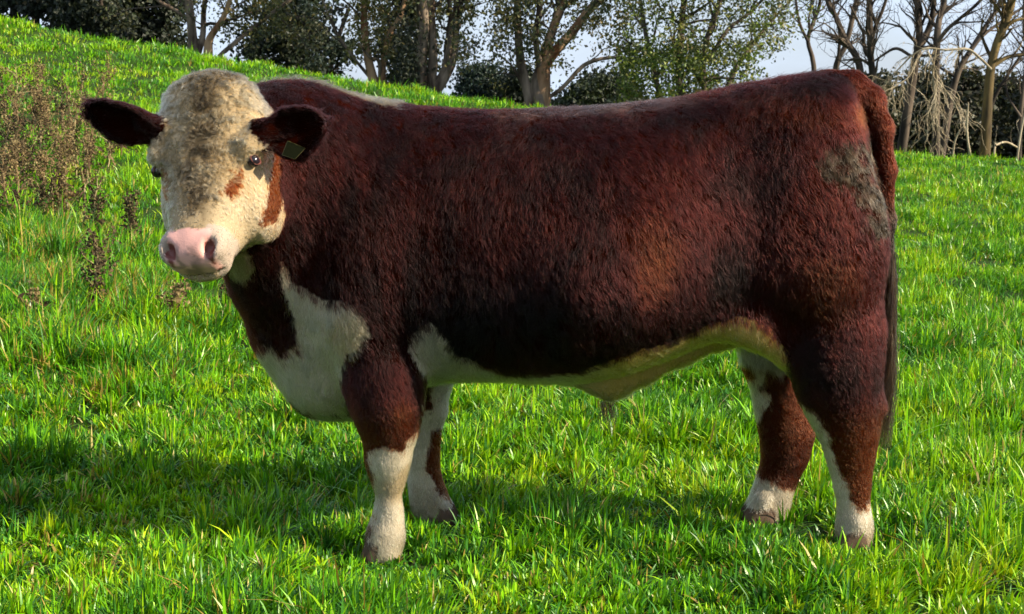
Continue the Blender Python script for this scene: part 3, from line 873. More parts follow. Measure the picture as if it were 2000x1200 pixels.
# ear tag
def tag_obj():
    m, nt, out = new_mat('tag_plastic')
    p = N(nt, 'ShaderNodeBsdfPrincipled'); p.inputs['Base Color'].default_value = (.06, .055, .012, 1); p.inputs['Roughness'].default_value = .4
    nt.links.new(p.outputs[0], out.inputs['Surface'])
    Y = 3.945
    pts = np.array([Wp(562, 276, Y + .012), Wp(596, 290, Y + .02), Wp(576, 311, Y), Wp(551, 303, Y - .005)])
    n = unit(np.cross(pts[1] - pts[0], pts[3] - pts[0])) * .0016
    v = np.concatenate([pts - n, pts + n])
    f = [[0, 1, 2, 3], [7, 6, 5, 4], [0, 4, 5, 1], [1, 5, 6, 2], [2, 6, 7, 3], [3, 7, 4, 0]]
    md, nd, od = new_mat('tag_face')
    pd = N(nd, 'ShaderNodeBsdfPrincipled'); pd.inputs['Base Color'].default_value = (.005, .006, .003, 1); pd.inputs['Roughness'].default_value = .95; pd.inputs['Specular IOR Level'].default_value = 0.0
    nd.links.new(pd.outputs[0], od.inputs['Surface'])
    o = link('ear_tag', mk_mesh('ear_tag', v, [np.array(f)], md, False), bull)
    o['label'] = 'dark ear tag with yellow rim hanging from the ear'
    rv, rq = tubes([(np.vstack([pts, pts[:1]]), np.full(5, .0011))], 6)
    link('tag_rim', mk_mesh('tag_rim', rv, [rq], m), o)
tag_obj()

# ------------------------------------------------------------------ trees
def wander(a, b, n, amp, rng):
    t = np.linspace(0, 1, n)[:, None]
    p = np.asarray(a) * (1 - t) + np.asarray(b) * t
    return p + rng.normal(0, amp, (n, 3)) * np.sin(t * math.pi)

def spline(P, n):
    """smooth polyline through control rows (Catmull-Rom)"""
    P = np.asarray(P, float)
    if len(P) < 3:
        t = np.linspace(0, 1, n)[:, None]; return P[0] * (1 - t) + P[-1] * t
    Q = np.vstack([2 * P[0] - P[1], P, 2 * P[-1] - P[-2]])
    m = len(P) - 1; out = []
    for u in np.linspace(0, m - 1e-6, n):
        i = int(u); t = u - i
        a, b, c, d = Q[i], Q[i + 1], Q[i + 2], Q[i + 3]
        out.append(.5 * ((2 * b) + (c - a) * t + (2 * a - 5 * b + 4 * c - d) * t * t + (3 * b - a - 3 * c + d) * t ** 3))
    return np.array(out)

def stems_from_px(stems, Y, rng, depth=.5):
    """stems: lists of (px, py, half width px) -> 3-D polylines standing about Y, each stem leaning its own way"""
    res = []
    for st in stems:
        st = [(*q, st[-1][2] if len(st[-1]) > 2 else 4) if len(q) < 3 else q for q in st]
        n = len(st); lean = rng.uniform(-depth, depth)
        pts = np.array([np.append(Wp(q[0], q[1], Y + lean * k / max(n - 1, 1)), q[2] * Y / F) for k, q in enumerate(st)])
        c = spline(pts, max(8, n * 4))
        res.append((c[:, :3], np.maximum(c[:, 3], .004)))
    return res

def side_branches(polys, rng, per_m, len_frac, up=.4, tmin=.25, rmin=.004, levels=2, ratio=.55, nseg=6, droop=0.0, curl=.10):
    """limbs and twigs growing from the stems"""
    out = []; cur = polys
    for lv in range(levels):
        nxt = []
        for pts, rad in cur:
            L = np.linalg.norm(np.diff(pts, axis=0), axis=1).sum()
            k = max(1, int(L * per_m[lv] * rng.uniform(.7, 1.3)))
            for _ in range(k):
                t = rng.uniform(tmin, 1.0); i = min(int(t * (len(pts) - 1)), len(pts) - 2)
                p = pts[i] + (pts[i + 1] - pts[i]) * rng.random()
                tg = unit(pts[i + 1] - pts[i]); r0 = rad[i] * rng.uniform(.35, ratio + .1)
                if r0 < rmin: r0 = rmin
                side_ = unit(np.cross(tg, rng.normal(0, 1, 3)))
                d = unit(tg * rng.uniform(.35, .9) + side_ * rng.uniform(.6, 1.1) + np.array([0, 0, up * rng.uniform(.2, 1.2)]))
                l = len_frac[lv] * rng.uniform(.5, 1.3)
                q = [p]; dd = d
                for s_ in range(nseg):
                    dd = unit(dd + rng.normal(0, curl * 2, 3) + np.array([0, 0, up * .10 - droop * s_ / nseg]))
                    q.append(q[-1] + dd * l / nseg)
                nxt.append((np.array(q), np.linspace(r0, max(r0 * .25, rmin * .6), nseg + 1)))
        out += nxt; cur = nxt
    return out

def leaves(centers, n, spread, size, cols, rng, droop=.6, aspect=.28):
    """leaf-sized faces scattered in clumps; returns verts, quads, colours"""
    centers = np.asarray(centers); k = len(centers)
    ci = rng.integers(0, k, n)
    sp = np.asarray(spread)
    p = centers[ci] + rng.normal(0, 1, (n, 3)) * sp
    a = unit(rng.normal(0, 1, (n, 3)) + np.array([0, 0, -droop]))
    b = unit(np.cross(a, rng.normal(0, 1, (n, 3))))
    nrm = np.cross(a, b)
    L = size * rng.uniform(.6, 1.4, (n, 1)); w = L * aspect * rng.uniform(.7, 1.3, (n, 1))
    v0 = p; v1 = p + a * L * .5 + b * w + nrm * w * .4; v2 = p + a * L; v3 = p + a * L * .5 - b * w + nrm * w * .4
    V = np.stack([v0, v1, v2, v3], 1).reshape(-1, 3)
    Q = np.arange(n * 4).reshape(-1, 4)
    cols = np.asarray(cols, float)
    clump = rng.integers(0, len(cols), k)
    pick = np.where(rng.random(n) < .65, clump[ci], rng.integers(0, len(cols), n))
    c = cols[pick] * rng.uniform(.7, 1.35, (n, 1))
    return V, Q, np.repeat(c, 4, 0)

def make_tree(name, label, cat, base, woods, leafsets, group=None):
    """woods: [(polys, mat, sides, part name)]; leafsets: [(V,Q,C)]"""
    t = empty(name, base); tag(t, label, cat, group)
    for polys, mat, sides, pn in woods:
        if pn in ('trunk', 'limb'):                       # every stem and main limb is a piece of its own
            for pl in polys:
                v, q = tubes([pl], sides)
                rooted = abs(pl[0][0][2] - float(gz(pl[0][0][0], pl[0][0][1]))) < .3
                nm = 'trunk' if rooted and pn == 'trunk' else 'limb'
                link(nm, mk_mesh(nm, v, [q], mat), t)
            continue
        v, q = tubes(polys, sides)
        tag(link(pn, mk_mesh(pn, v, [q], mat), t), kind='stuff')
    if leafsets:
        V = []; Q = []; C = []; o = 0
        for v, q, c in leafsets:
            V.append(v); Q.append(q + o); C.append(c); o += len(v)
        tag(link('crown', mk_mesh('crown', np.concatenate(V), [np.concatenate(Q)], M_leaf, False, np.concatenate(C)), t), kind='stuff')
    return t

def root_to_ground(polys, idx, Y):
    """carry a stem on down into the ground"""
    for i in idx:
        p, r = polys[i]
        z = float(gz(p[0][0], p[0][1]))
        if p[0][2] > z - .05:
            polys[i] = (np.vstack([[p[0][0], p[0][1], z - .15], p]), np.concatenate([[r[0] * 1.25], r]))

def pts_in(px0, px1, py0, py1, Y, dY, n, rng, shape=None):
    """clump centres filling a block of the crown"""
    x = rng.uniform(px0, px1, n); y = rng.uniform(py0, py1, n)
    if shape is not None:
        k = shape(x, y); x, y = x[k], y[k]
    return np.array([Wp(a, b, Y + rng.uniform(-dY, dY)) for a, b in zip(x, y)])

G_EUC = [(.075, .092, .042), (.105, .118, .05), (.14, .135, .05), (.045, .058, .032), (.16, .13, .05)]
G_OLV = [(.18, .165, .045), (.12, .125, .04), (.23, .17, .06), (.07, .08, .03)]
G_DRK = [(.020, .028, .018), (.030, .040, .024), (.014, .020, .014), (.040, .046, .026)]
G_GRN = [(.10, .15, .022), (.15, .19, .03), (.06, .095, .02), (.19, .19, .035), (.04, .06, .02)]

def eucalypt(label, stems, Y, seed, blocks, leaf_n, warm=(), twig=(1.6, 3.0), size=.062, cols=G_EUC, extra=0, lat=(1.0, .5)):
    rng = np.random.default_rng(seed)
    polys = stems_from_px(stems, Y, rng)
    root_to_ground(polys, range(len(polys)), Y)
    br = side_branches(polys, rng, twig, lat, up=.3, tmin=.35, levels=2, droop=.25)
    grey = [p for i, p in enumerate(polys) if i not in warm]; wm = [polys[i] for i in warm]
    ends = np.array([b[0][-1] for b in br] + [b[0][-3] for b in br])
    cs = [ends]
    for (x0, x1, y0, y1, dy, n) in [b[:6] for b in blocks]: cs.append(pts_in(x0, x1, y0, y1, Y, dy, n, rng))
    leaf_n = int(leaf_n * .9)
    sets = [leaves(ends, leaf_n // 3, .11, size, cols, rng)]
    for k, c in enumerate(cs[1:]):
        n = int(leaf_n * 2 / 3 * blocks[k][5] / sum(b[5] for b in blocks))
        sets.append(leaves(c, n, (.10, .12, .09), size, blocks[k][6] if len(blocks[k]) > 6 else cols, rng))
    woods = [(grey, M_euc, 8, 'trunk')]
    if wm: woods.append((wm, M_eucw, 8, 'trunk'))
    woods.append((br, M_dark, 4, 'branches'))
    b = polys[0][0][0]
    return make_tree('gum_tree', label, 'tree', (float(b[0]), float(b[1]), float(b[2])), woods, sets, 'gum trees along the ridge')

# the gums on the ridge, each traced stem by stem
eucalypt('gum tree with grey stems and an orange split stem on the ridge', [
    [(378, 112, 11), (375, 60, 9), (368, 0, 8), (350, -160, 6), (330, -330, 3)],
    [(383, 112, 8), (396, 70, 6), (400, 0, 5), (425, -150, 4), (440, -300, 2)],
    [(406, 112, 10), (409, 78, 8), (425, 52, 6), (446, 10, 5), (480, -120, 4), (500, -280, 2)],
    [(430, 108, 5), (478, 68, 4), (540, 20, 4), (600, -30, 3), (650, -120, 2)],
    [(372, 42, 5), (345, 22, 4), (308, 0, 4), (260, -60, 3)]], 25.0, 1,
    [(430, 560, -60, 55, .6, 50, G_OLV), (320, 420, -200, -20, .8, 30), (420, 640, -260, -20, 1.0, 60), (430, 520, 50, 95, .4, 8)], 9000, warm=(2,))
eucalypt('gum tree with peeling orange stem and thin dead side limbs', [
    [(733, 170, 11), (720, 120, 9), (712, 60, 7), (710, 0, 6), (700, -160, 5), (690, -320, 2)],
    [(746, 168, 8), (750, 110, 6), (764, 62, 6), (786, 20, 5), (815, -120, 4), (840, -260, 2)],
    [(728, 158, 4), (690, 112, 3), (655, 60, 3), (630, 0, 2)],
    [(742, 160, 4), (740, 120, 4), (722, 112, 3), (700, 84, 2)]], 24.5, 2,
    [(690, 770, -40, 115, .5, 60, G_OLV), (660, 830, -260, -20, 1.0, 60)], 8000, warm=(0, 1))
eucalypt('gum tree of three tall smooth curving stems', [
    [(824, 176, 14), (822, 120, 12), (828, 60, 10), (826, 0, 9), (815, -200, 6), (800, -340, 3)],
    [(840, 178, 12), (846, 110, 9), (843, 40, 8), (842, 0, 8), (850, -200, 6), (860, -340, 3)],
    [(852, 178, 12), (884, 118, 9), (890, 50, 8), (894, 0, 8), (915, -200, 5), (930, -330, 3)],
    [(846, 172, 8), (866, 140, 7), (878, 90, 6), (880, 40, 5), (872, -80, 4)]], 24.0, 3,
    [(775, 822, 40, 165, .5, 34, G_DRK), (888, 925, -20, 130, .4, 22), (770, 950, -260, -30, 1.0, 60)], 8000)
eucalypt('gum tree with dark trunk forking into red-brown limbs', [
    [(1052, 210, 19), (1052, 165, 17), (1062, 128, 14), (1072, 80, 10), (1086, 40, 9), (1098, 0, 8), (1125, -200, 6), (1140, -330, 3)],
    [(1060, 132, 12), (1085, 100, 10), (1120, 60, 9), (1150, 20, 8), (1182, -14, 8), (1265, -150, 5), (1300, -260, 2)],
    [(1036, 206, 10), (1017, 120, 9), (1012, 60, 8), (1010, 0, 7), (995, -160, 5), (980, -300, 2)],
    [(1056, 140, 7), (1046, 70, 6), (1055, 0, 6), (1050, -180, 4)],
    [(1038, 205, 3), (1020, 165, 3), (1000, 130, 2), (975, 108, 2)],
    [(1066, 195, 4), (1100, 170, 4), (1145, 125, 4), (1205, 112, 3), (1250, 120, 2)],
    [(1066, 118, 9), (1078, 60, 7), (1102, 0, 6)]], 24.0, 4,
    [(965, 1050, -30, 110, .5, 60), (1060, 1110, 70, 130, .4, 10, G_OLV), (1090, 1240, -40, 50, .8, 40), (960, 1260, -260, -30, 1.2, 80), (1170, 1240, 40, 130, .5, 12)], 13000, warm=(1, 6))

# the big leafy tree over the bull's back
def leafy():
    rng = np.random.default_rng(9); Y = 23.0
    stems = [[(1330, 230, 8), (1326, 120, 7), (1334, 20, 6), (1350, -120, 5), (1380, -300, 3)], [(1385, 230, 7), (1372, 120, 6), (1400, 20, 5), (1450, -120, 4), (1480, -240, 2)],
             [(1300, 230, 6), (1270, 110, 5), (1250, 0, 4), (1225, -160, 3)], [(1400, 225, 6), (1440, 130, 5), (1500, 50, 3), (1545, 0, 2)], [(1385, 120, 4), (1420, 60, 4), (1470, 20, 3), (1540, -60, 2)]]
    polys = stems_from_px(stems, Y, rng, 1.0); root_to_ground(polys, range(4), Y)
    br = side_branches(polys, rng, (3.2, 4.0), (.75, .4), up=.2, tmin=.1, levels=2, droop=.2)
    ends = np.array([b[0][-1] for b in br] + [b[0][-3] for b in br])
    def shp(x, y):
        edge = 1545 - np.clip(y - 60, 0, 200) * .75
        return x < edge
    c1 = pts_in(1215, 1560, -60, 130, Y, 1.2, 150, rng, shp); c2 = pts_in(1215, 1470, 90, 235, Y, 1.0, 120, rng, shp); c3 = pts_in(1200, 1600, -320, -60, Y, 1.4, 110, rng)
    sets = [leaves(ends, 5200, .10, .052, G_GRN, rng, .3, .3), leaves(c1, 6800, (.10, .11, .06), .052, G_GRN + G_EUC, rng, .3, .3),
            leaves(c2, 8500, (.11, .12, .08), .052, G_GRN, rng, .3, .3), leaves(c3, 3500, (.16, .2, .10), .07, G_GRN, rng, .3, .3)]
    b = polys[0][0][0]
    make_tree('leafy_tree', 'big bushy green-leaved tree standing behind the bull\'s back', 'tree', tuple(float(k) for k in b), [(polys, M_dark, 7, 'trunk'), (br, M_dark, 4, 'branches')], sets)
leafy()

def evergreen(name, label, px0, px1, top, bot, Y, seed, n, cols=G_DRK, group=None, trunks=(), size=.12, shape='dome', stem=None, dens=1.0):
    """dense dark tree: clumps fill a lumpy dome"""
    rng = np.random.default_rng(seed)
    cx = (px0 + px1) / 2; hw = (px1 - px0) / 2
    k = int(n / 90 * dens); C = []
    while len(C) < k:
        a = rng.uniform(-1, 1); v = rng.random(); dpt = rng.uniform(-1, 1)
        w = math.sqrt(max(0, 1 - v ** 2.2)) if shape == 'dome' else 1.0
        lump = .82 + .36 * rng.random()
        if a * a + dpt * dpt > (w * lump) ** 2 and shape == 'dome': continue
        C.append(Wp(cx + a * hw, bot + (top - bot) * v, Y + dpt * hw * Y / F * .9))
    C = np.array(C)
    r = hw * Y / F
    sets = [leaves(C, n, (.13, .14, .09), size * .72, cols, rng, .2, .4)]
    st = stem or [[(cx, bot + 12, max(5, hw * .09)), (cx + 3, (top + bot) / 2, max(4, hw * .06)), (cx, top + 6, 2)]]
    polys = stems_from_px(st, Y, rng); root_to_ground(polys, range(len(polys)), Y)
    br = side_branches(polys, rng, (2.2, 2.0), (r * .6, r * .3), up=.2, tmin=.1, levels=2)
    b = polys[0][0][0]
    return make_tree(name, label, 'tree', tuple(float(q) for q in b), [(polys, M_dark, 7, 'trunk'), (br, M_dark, 4, 'branches')], sets, group)

# the dark belt at the head of the slope
LG = 'dark trees crowding the ridge'
evergreen('evergreen_tree', 'dark thin-crowned tree with one upright trunk at the ridge\'s left end', -60, 60, -260, 40, 29.0, 20, 5000, G_DRK, LG, stem=[[(28, 60, 10), (28, 20, 9), (28, -120, 7), (30, -260, 3)]], dens=.5, shape='box')
evergreen('evergreen_tree', 'dark open-crowned tree with pale twiggy base second from the ridge\'s left end', 60, 140, -240, 66, 28.0, 21, 5500, G_DRK + [(.10, .08, .05)], LG, stem=[[(72, 70, 8), (68, 0, 7), (64, -200, 4)], [(102, 76, 6), (104, 0, 5), (110, -180, 3)]], dens=.6, shape='box')
evergreen('evergreen_tree', 'black dense tree just above the long grass slope', 110, 240, -260, 84, 27.0, 22, 13000, G_DRK, LG, stem=[[(165, 90, 9), (168, 0, 8), (170, -220, 4)], [(200, 92, 7), (198, 0, 6), (205, -200, 3)]], shape='box')
evergreen('evergreen_tree', 'black dense tree beside the forked grey gum', 215, 365, -260, 104, 28.0, 23, 15000, G_DRK, LG, stem=[[(255, 100, 8), (250, 0, 7), (255, -200, 4)], [(335, 112, 7), (325, 60, 6), (318, 0, 5), (310, -160, 3)]], shape='box')
evergreen('evergreen_tree', 'dark tree with holes of sky seen between the two orange-stemmed gums', 455, 690, -60, 145, 30.0, 24, 11000, G_DRK + [(.03, .045, .035)], LG, stem=[[(560, 145, 8), (570, 90, 7), (560, 20, 6), (550, -60, 3)], [(640, 150, 6), (655, 90, 5), (680, 20, 4)]], dens=.75)
evergreen('evergreen_tree', 'dark tree filling the gap left of the three-stemmed gum', 745, 850, -180, 175, 30.0, 25, 8000, G_DRK, LG, dens=.8)
evergreen('evergreen_tree', 'small round blue-green conifer showing below open sky', 893, 1005, 122, 205, 34.0, 26, 9000, [(.016, .032, .026), (.022, .040, .030), (.012, .022, .020)], None, size=.10)
evergreen('evergreen_tree', 'low dark conifer behind the forked dark-trunked gum', 985, 1050, 130, 208, 33.0, 27, 5000, G_DRK, None, size=.10)
evergreen('evergreen_tree', 'low dark bush-like tree under the leafy tree\'s edge', 1085, 1260, 142, 232, 30.0, 28, 11000, [(.022, .034, .018), (.035, .048, .022), (.015, .022, .014)], None, size=.10)

# bare winter trees
BG_ = 'bare trees at the lower end of the paddock'
def bare(label, stems, Y, seed, mat=None, per=(4.2, 8.0, 5.0), ln=(.62, .36, .2), up=.5, root=(0,), group=BG_, name='bare_tree', tmin=.3):
    rng = np.random.default_rng(seed)
    polys = stems_from_px(stems, Y, rng, .5); root_to_ground(polys, root, Y)
    br = side_branches(polys, rng, per, ln, up=up, tmin=tmin, rmin=.0045, levels=3, ratio=.5, nseg=5, curl=.13)
    b = polys[0][0][0]
    big = [x for x in br if x[1][0] > .012]; tw = [x for x in br if x[1][0] <= .012]
    woods = [(polys, mat or M_bare, 8, 'trunk')]
    if big: woods.append((big, mat or M_bare, 5, 'branches'))
    if tw: woods.append((tw, mat or M_bare, 3, 'twigs'))
    return make_tree(name, label, 'tree', tuple(float(q) for q in b), woods, [], group)

bare('slender bare tree next to the big leafy tree', [[(1596, 300, 6), (1590, 136, 5), (1578, 80, 4), (1590, 40, 4), (1602, 0, 3), (1615, -140, 2)], [(1578, 82, 3), (1560, 40, 3), (1552, -20, 2)]], 25, 41)
bare('bare tree leaning steeply away above the rump', [[(1690, 300, 8), (1680, 136, 7), (1652, 80, 6), (1632, 32, 5), (1616, 0, 5), (1585, -140, 3)]], 24, 42)
bare('bare tree with kinked trunk crossing the leaning one', [[(1612, 300, 6), (1632, 136, 6), (1652, 88, 5), (1664, 40, 5), (1672, 0, 4), (1680, -150, 3)], [(1634, 140, 3), (1640, 70, 3), (1630, 20, 2), (1620, -60, 2)]], 25.5, 43)
bare('straight bare tree rising from behind the tail head', [[(1712, 305, 8), (1706, 168, 7), (1700, 100, 6), (1698, 0, 6), (1694, -180, 4)], [(1702, 95, 4), (1707, 60, 4), (1728, 8, 3), (1750, -80, 2)], [(1704, 120, 4), (1690, 100, 3), (1684, 60, 2), (1660, 10, 2)]], 23.5, 44)
bare('forked bare tree nearest behind the tail', [[(1758, 315, 10), (1772, 220, 9), (1788, 120, 8), (1796, 76, 7), (1791, 0, 6), (1780, -160, 4)], [(1792, 96, 7), (1816, 52, 6), (1824, 0, 5), (1832, -150, 3)], [(1780, 110, 3), (1750, 95, 3), (1722, 110, 2), (1700, 125, 2)]], 24, 45)
bare('bare tree with a long limb reaching up and right', [[(1828, 315, 8), (1828, 160, 7), (1830, 80, 7), (1834, 40, 6), (1844, 0, 6), (1856, -160, 4)], [(1832, 82, 4), (1850, 58, 4), (1880, 32, 3), (1916, 0, 3), (1970, -70, 2)]], 23.5, 46)
bare('bare tree tilting over between two upright trunks', [[(1838, 316, 7), (1855, 205, 7), (1872, 140, 6), (1900, 92, 5), (1932, 40, 4), (1952, 10, 4), (2000, -90, 2)], [(1890, 108, 4), (1920, 70, 3), (1960, 40, 3), (2020, 0, 2)]], 25, 47)
bare('thick bare tree with bark painted sunlit yellow at the paddock edge', [[(1922, 325, 11), (1932, 160, 9), (1944, 96, 8), (1960, 52, 8), (1976, 0, 8), (2005, -170, 5)], [(1940, 130, 4), (1968, 112, 4), (2010, 104, 3), (2060, 90, 2)], [(1958, 60, 4), (1985, 40, 3), (2030, 35, 2)]], 23, 48, M_yel)
bare('thin bare sapling slanting across the yellow trunk', [[(1915, 322, 4), (1936, 208, 4), (1968, 148, 3), (2000, 100, 3), (2050, 20, 2)]], 24, 49)
bare('spindly bare tree at the far right edge', [[(1990, 325, 5), (1994, 220, 4), (2004, 120, 4), (2000, 20, 3), (2010, -120, 2)], [(1994, 230, 3), (1970, 190, 2), (1962, 150, 2)]], 25, 50)
for i, (lab, st) in enumerate([
        ('pale dead sapling stub leaning at the foot of the wood', [[(1898, 320, 2.6), (1889, 262, 2), (1891, 200, 1.4)]]),
        ('short pale dead stick rising beside the tilted tree', [[(1860, 314, 2), (1864, 280, 2), (1874, 255, 1.4)]]),
        ('short snapped pale post-like stub before the yellow trunk', [[(1942, 326, 2.6), (1942, 300, 2), (1944, 280, 2)]]),
        ('pale broken sapling with sideways limb at far right', [[(1985, 328, 2), (1992, 270, 2), (2002, 220, 1.4)], [(1944, 284, 2), (1965, 278, 2), (1990, 290, 2)]])]):
    bare(lab, st, 22.5, 60 + i, M_pale, per=(1.0, 1.0, .5), ln=(.3, .15, .1), group='pale dead stubs below the bare trees', name='dead_sapling')
# storm-torn limb caught in the trees, its twigs hanging down
def torn_limb():
    rng = np.random.default_rng(77); Y = 22.6
    main = stems_from_px([[(1936, 136, 2.6), (1912, 112, 2.4), (1888, 96, 2.2), (1848, 98, 2), (1808, 95, 2), (1780, 110, 1.7), (1760, 130, 1.5), (1732, 156, 1.2), (1712, 152, .8)],
                          [(1828, 96, 2), (1822, 140, 2), (1826, 180, 1.8), (1828, 225, 1.4), (1832, 262, .8)],
                          [(1790, 120, 1.5), (1775, 150, 1.4), (1750, 168, 1.2), (1722, 182, .8)], [(1822, 150, 1.4), (1845, 175, 1.2), (1866, 205, 1), (1878, 232, .7)], [(1812, 100, 1.5), (1830, 150, 1.4), (1822, 200, 1.1), (1812, 222, .7)]], Y, rng, .3)
    tw = side_branches(main, rng, (22.0, 8.0), (.40, .22), up=-.9, tmin=.15, rmin=.004, levels=2, ratio=.5, nseg=5, droop=.35, curl=.14)
    t = make_tree('fallen_limb', 'bleached torn limb hanging in the bare trees with drooping twigs', 'branch', tuple(float(q) for q in main[0][0][0]), [(main, M_pale, 6, 'limb'), (tw, M_pale, 3, 'twigs')], [])
torn_limb()
# dark wood beyond the bare trees
for i, (a, b, top, lab) in enumerate([(1640, 1790, 150, 'dark evergreen behind the forked bare tree'), (1770, 1860, 128, 'dark evergreen behind the hanging torn limb'), (1835, 1940, 138, 'dark evergreen behind the tilted bare tree'),
                                      (1915, 2010, 150, 'dark evergreen behind the yellow-trunked tree'), (1990, 2120, 140, 'dark evergreen at the right edge of the wood')]):
    evergreen('evergreen_tree', lab, a - 14, b + 14, top, 345, 29.0 + (i % 2) * 1.5, 80 + i, 13000, [(.035, .042, .024), (.022, .028, .017), (.05, .055, .03), (.03, .03, .02)], 'dark evergreens beyond the bare trees', size=.13)

# ------------------------------------------------------------------ grass and weeds
def ground_hit(px, py, lo=3.0, hi=24.0):
    """where the sight line through a pixel meets the paddock"""
    Y = np.linspace(lo, hi, 1200); P = Wp(np.full(1200, px), np.full(1200, py), Y)
    below = P[:, 2] <= gz(P[:, 0], P[:, 1])
    i = int(np.argmax(below)) if below.any() else 1199
    return np.array([P[i, 0], P[i, 1], float(gz(P[i, 0], P[i, 1]))])

def blades(p, h, w, lean, az, rng, col, tip, rows=((0, .8), (.42, 1.0), (.76, .7))):
    """p (n,3) roots; returns verts, quads, tris, colours: quads up the blade and a pointed end"""
    n = len(p); k_ = len(rows); nv = 2 * k_ + 1
    ld = np.stack([np.cos(az), np.sin(az), 0 * az], -1)
    wa = az + math.pi / 2 + rng.normal(0, .7, n)
    wd = np.stack([np.cos(wa), np.sin(wa), 0 * wa], -1)
    V = np.zeros((n, nv, 3)); C = np.zeros((n, nv, 3))
    for k, (t, ww) in enumerate(rows):
        c = p + np.array([0, 0, 1.0]) * (h * (t - .38 * lean * t * t))[:, None] + ld * (h * lean * (.25 * t + .75 * t * t))[:, None]
        V[:, 2 * k] = c - wd * (w * ww / 2)[:, None]; V[:, 2 * k + 1] = c + wd * (w * ww / 2)[:, None]
        C[:, 2 * k] = C[:, 2 * k + 1] = col * (1 - t) + tip * t
    V[:, -1] = p + np.array([0, 0, 1.0]) * (h * (1 - .38 * lean))[:, None] + ld * (h * lean)[:, None]; C[:, -1] = tip
    b = np.arange(n)[:, None] * nv
    Q = np.concatenate([b + np.array([2 * k, 2 * k + 1, 2 * k + 3, 2 * k + 2]) for k in range(k_ - 1)]); T = b + np.array([nv - 3, nv - 2, nv - 1])
    return V.reshape(-1, 3), Q, T, C.reshape(-1, 3)

def build_grass(nt=17500, per=37, seed=12):
    """tussocks whose blades lean outwards, thick in places and thin in others"""
    rng = np.random.default_rng(seed)
    d = 3.35 * (23.0 / 3.35) ** rng.random(nt)
    half = .34 * d + 1.35
    x = half * rng.uniform(-1, 1, nt)
    ok = (np.abs(x) < .38 * d + .15) | (rng.random(nt) < .55)
    x, d = x[ok], d[ok]; nt = len(x); q = np.stack([x, d, 0 * x], -1)
    size = np.clip(.45 + 2.4 * (fbm(q, .40, 91, 2) - .34), .25, 1.6) * rng.uniform(.7, 1.3, nt)
    pn = fbm(q, .55, 96, 3)
    tone = rng.random(nt)
    T = np.repeat(np.arange(nt), per); n = len(T)
    sc = np.maximum(1.0, (d / 4.2) ** .85)[T]
    r = np.abs(rng.normal(0, .033, n)) * sc; a = rng.random(n) * 6.283
    bx = x[T] + r * np.cos(a); by = d[T] + r * np.sin(a); bd = d[T]
    out = r / (.036 * sc)
    az = a + rng.normal(0, .75, n)
    wind = (fbm(np.stack([bx, by, 0 * bx], -1), .5, 95, 2) - .5) * 5
    flip = rng.random(n) < .25; az[flip] = wind[flip] + rng.normal(0, .6, flip.sum())
    lean = np.clip(.20 + .46 * out + rng.normal(0, .26, n), .03, 1.4)
    h = (.028 + .060 * size[T]) * rng.uniform(.45, 1.25, n) * (1 - .12 * np.clip(out, 0, 2)) * np.minimum(sc, 1.2) ** .5
    lng = rng.random(n) < .035; h[lng] *= rng.uniform(1.3, 1.8, lng.sum())
    for hx, hy_ in ((748, 4.195), (855, 4.58), (1668, 4.30), (1488, 4.56)):      # trodden down round the hooves
        r_ = np.hypot(bx - (hx - 1000) / F * hy_, by - hy_ + .08)
        h *= 1 - .72 * np.exp(-(r_ / .19) ** 2)
    h *= 1 + .6 * np.exp(-(((bx / by + .30) / .09) ** 2 + ((by - 8.5) / 3.0) ** 2))
    w = np.maximum(rng.uniform(.0038, .0092, n), .00050 * bd * rng.uniform(.7, 1.5, n))
    pal = np.array([(.125, .345, .005), (.062, .225, .006), (.205, .415, .005), (.036, .150, .018), (.275, .420, .008), (.42, .38, .17), (.26, .21, .05)])
    # every tussock has its own leading colour
    lead = np.where(tone < .30, 0, np.where(tone < .56, 1, np.where(tone < .78, 2, np.where(tone < .92, 3, 4))))
    lead = np.where(rng.random(nt) < smooth01((pn - .52) / .10) * .7, np.where(tone < .5, 3, 1), lead)
    lead = np.where(rng.random(nt) < smooth01((.45 - pn) / .10) * .6, np.where(tone < .7, 2, 4), lead)
    rough = np.exp(-(((x / d + .30) / .10) ** 2 + ((d - 8.5) / 3.2) ** 2))      # the weedy corner is duller
    lead = np.where(rng.random(nt) < rough * .8, rng.choice([1, 3, 3, 6], nt), lead)
    u = rng.random(n)
    idx = np.where(u < .62, lead[T], np.where(u < .955, rng.choice([0, 0, 1, 2, 3], n), np.where(u < .966, 5, 6)))
    c = pal[idx] * rng.uniform(.70, 1.30, (n, 1)) * rng.uniform(.85, 1.15, nt)[T][:, None]
    bz = gz(bx, by)
    root = np.stack([bx, by, bz - .004], -1); c0 = c * np.array([.95, .92, .9]); c1 = c * np.array([1.15, 1.06, .9])
    nr = by < 8.0; fr_ = ~nr
    V, Q, Tr, C = blades(root[nr], h[nr], w[nr], lean[nr], az[nr], rng, c0[nr], c1[nr])
    V2, Q2, T2, C2 = blades(root[fr_], h[fr_], w[fr_], lean[fr_], az[fr_], rng, c0[fr_], c1[fr_], ((0, .9), (.55, .95)))
    Q = np.concatenate([Q, Q2 + len(V)]); Tr = np.concatenate([Tr, T2 + len(V)]); V = np.concatenate([V, V2]); C = np.concatenate([C, C2])
    o = link('grass', mk_mesh('grass', V, [Q, Tr], M_grass, True, C))
    tag(o, 'bright green pasture grass covering the paddock', 'grass', kind='stuff')
build_grass()

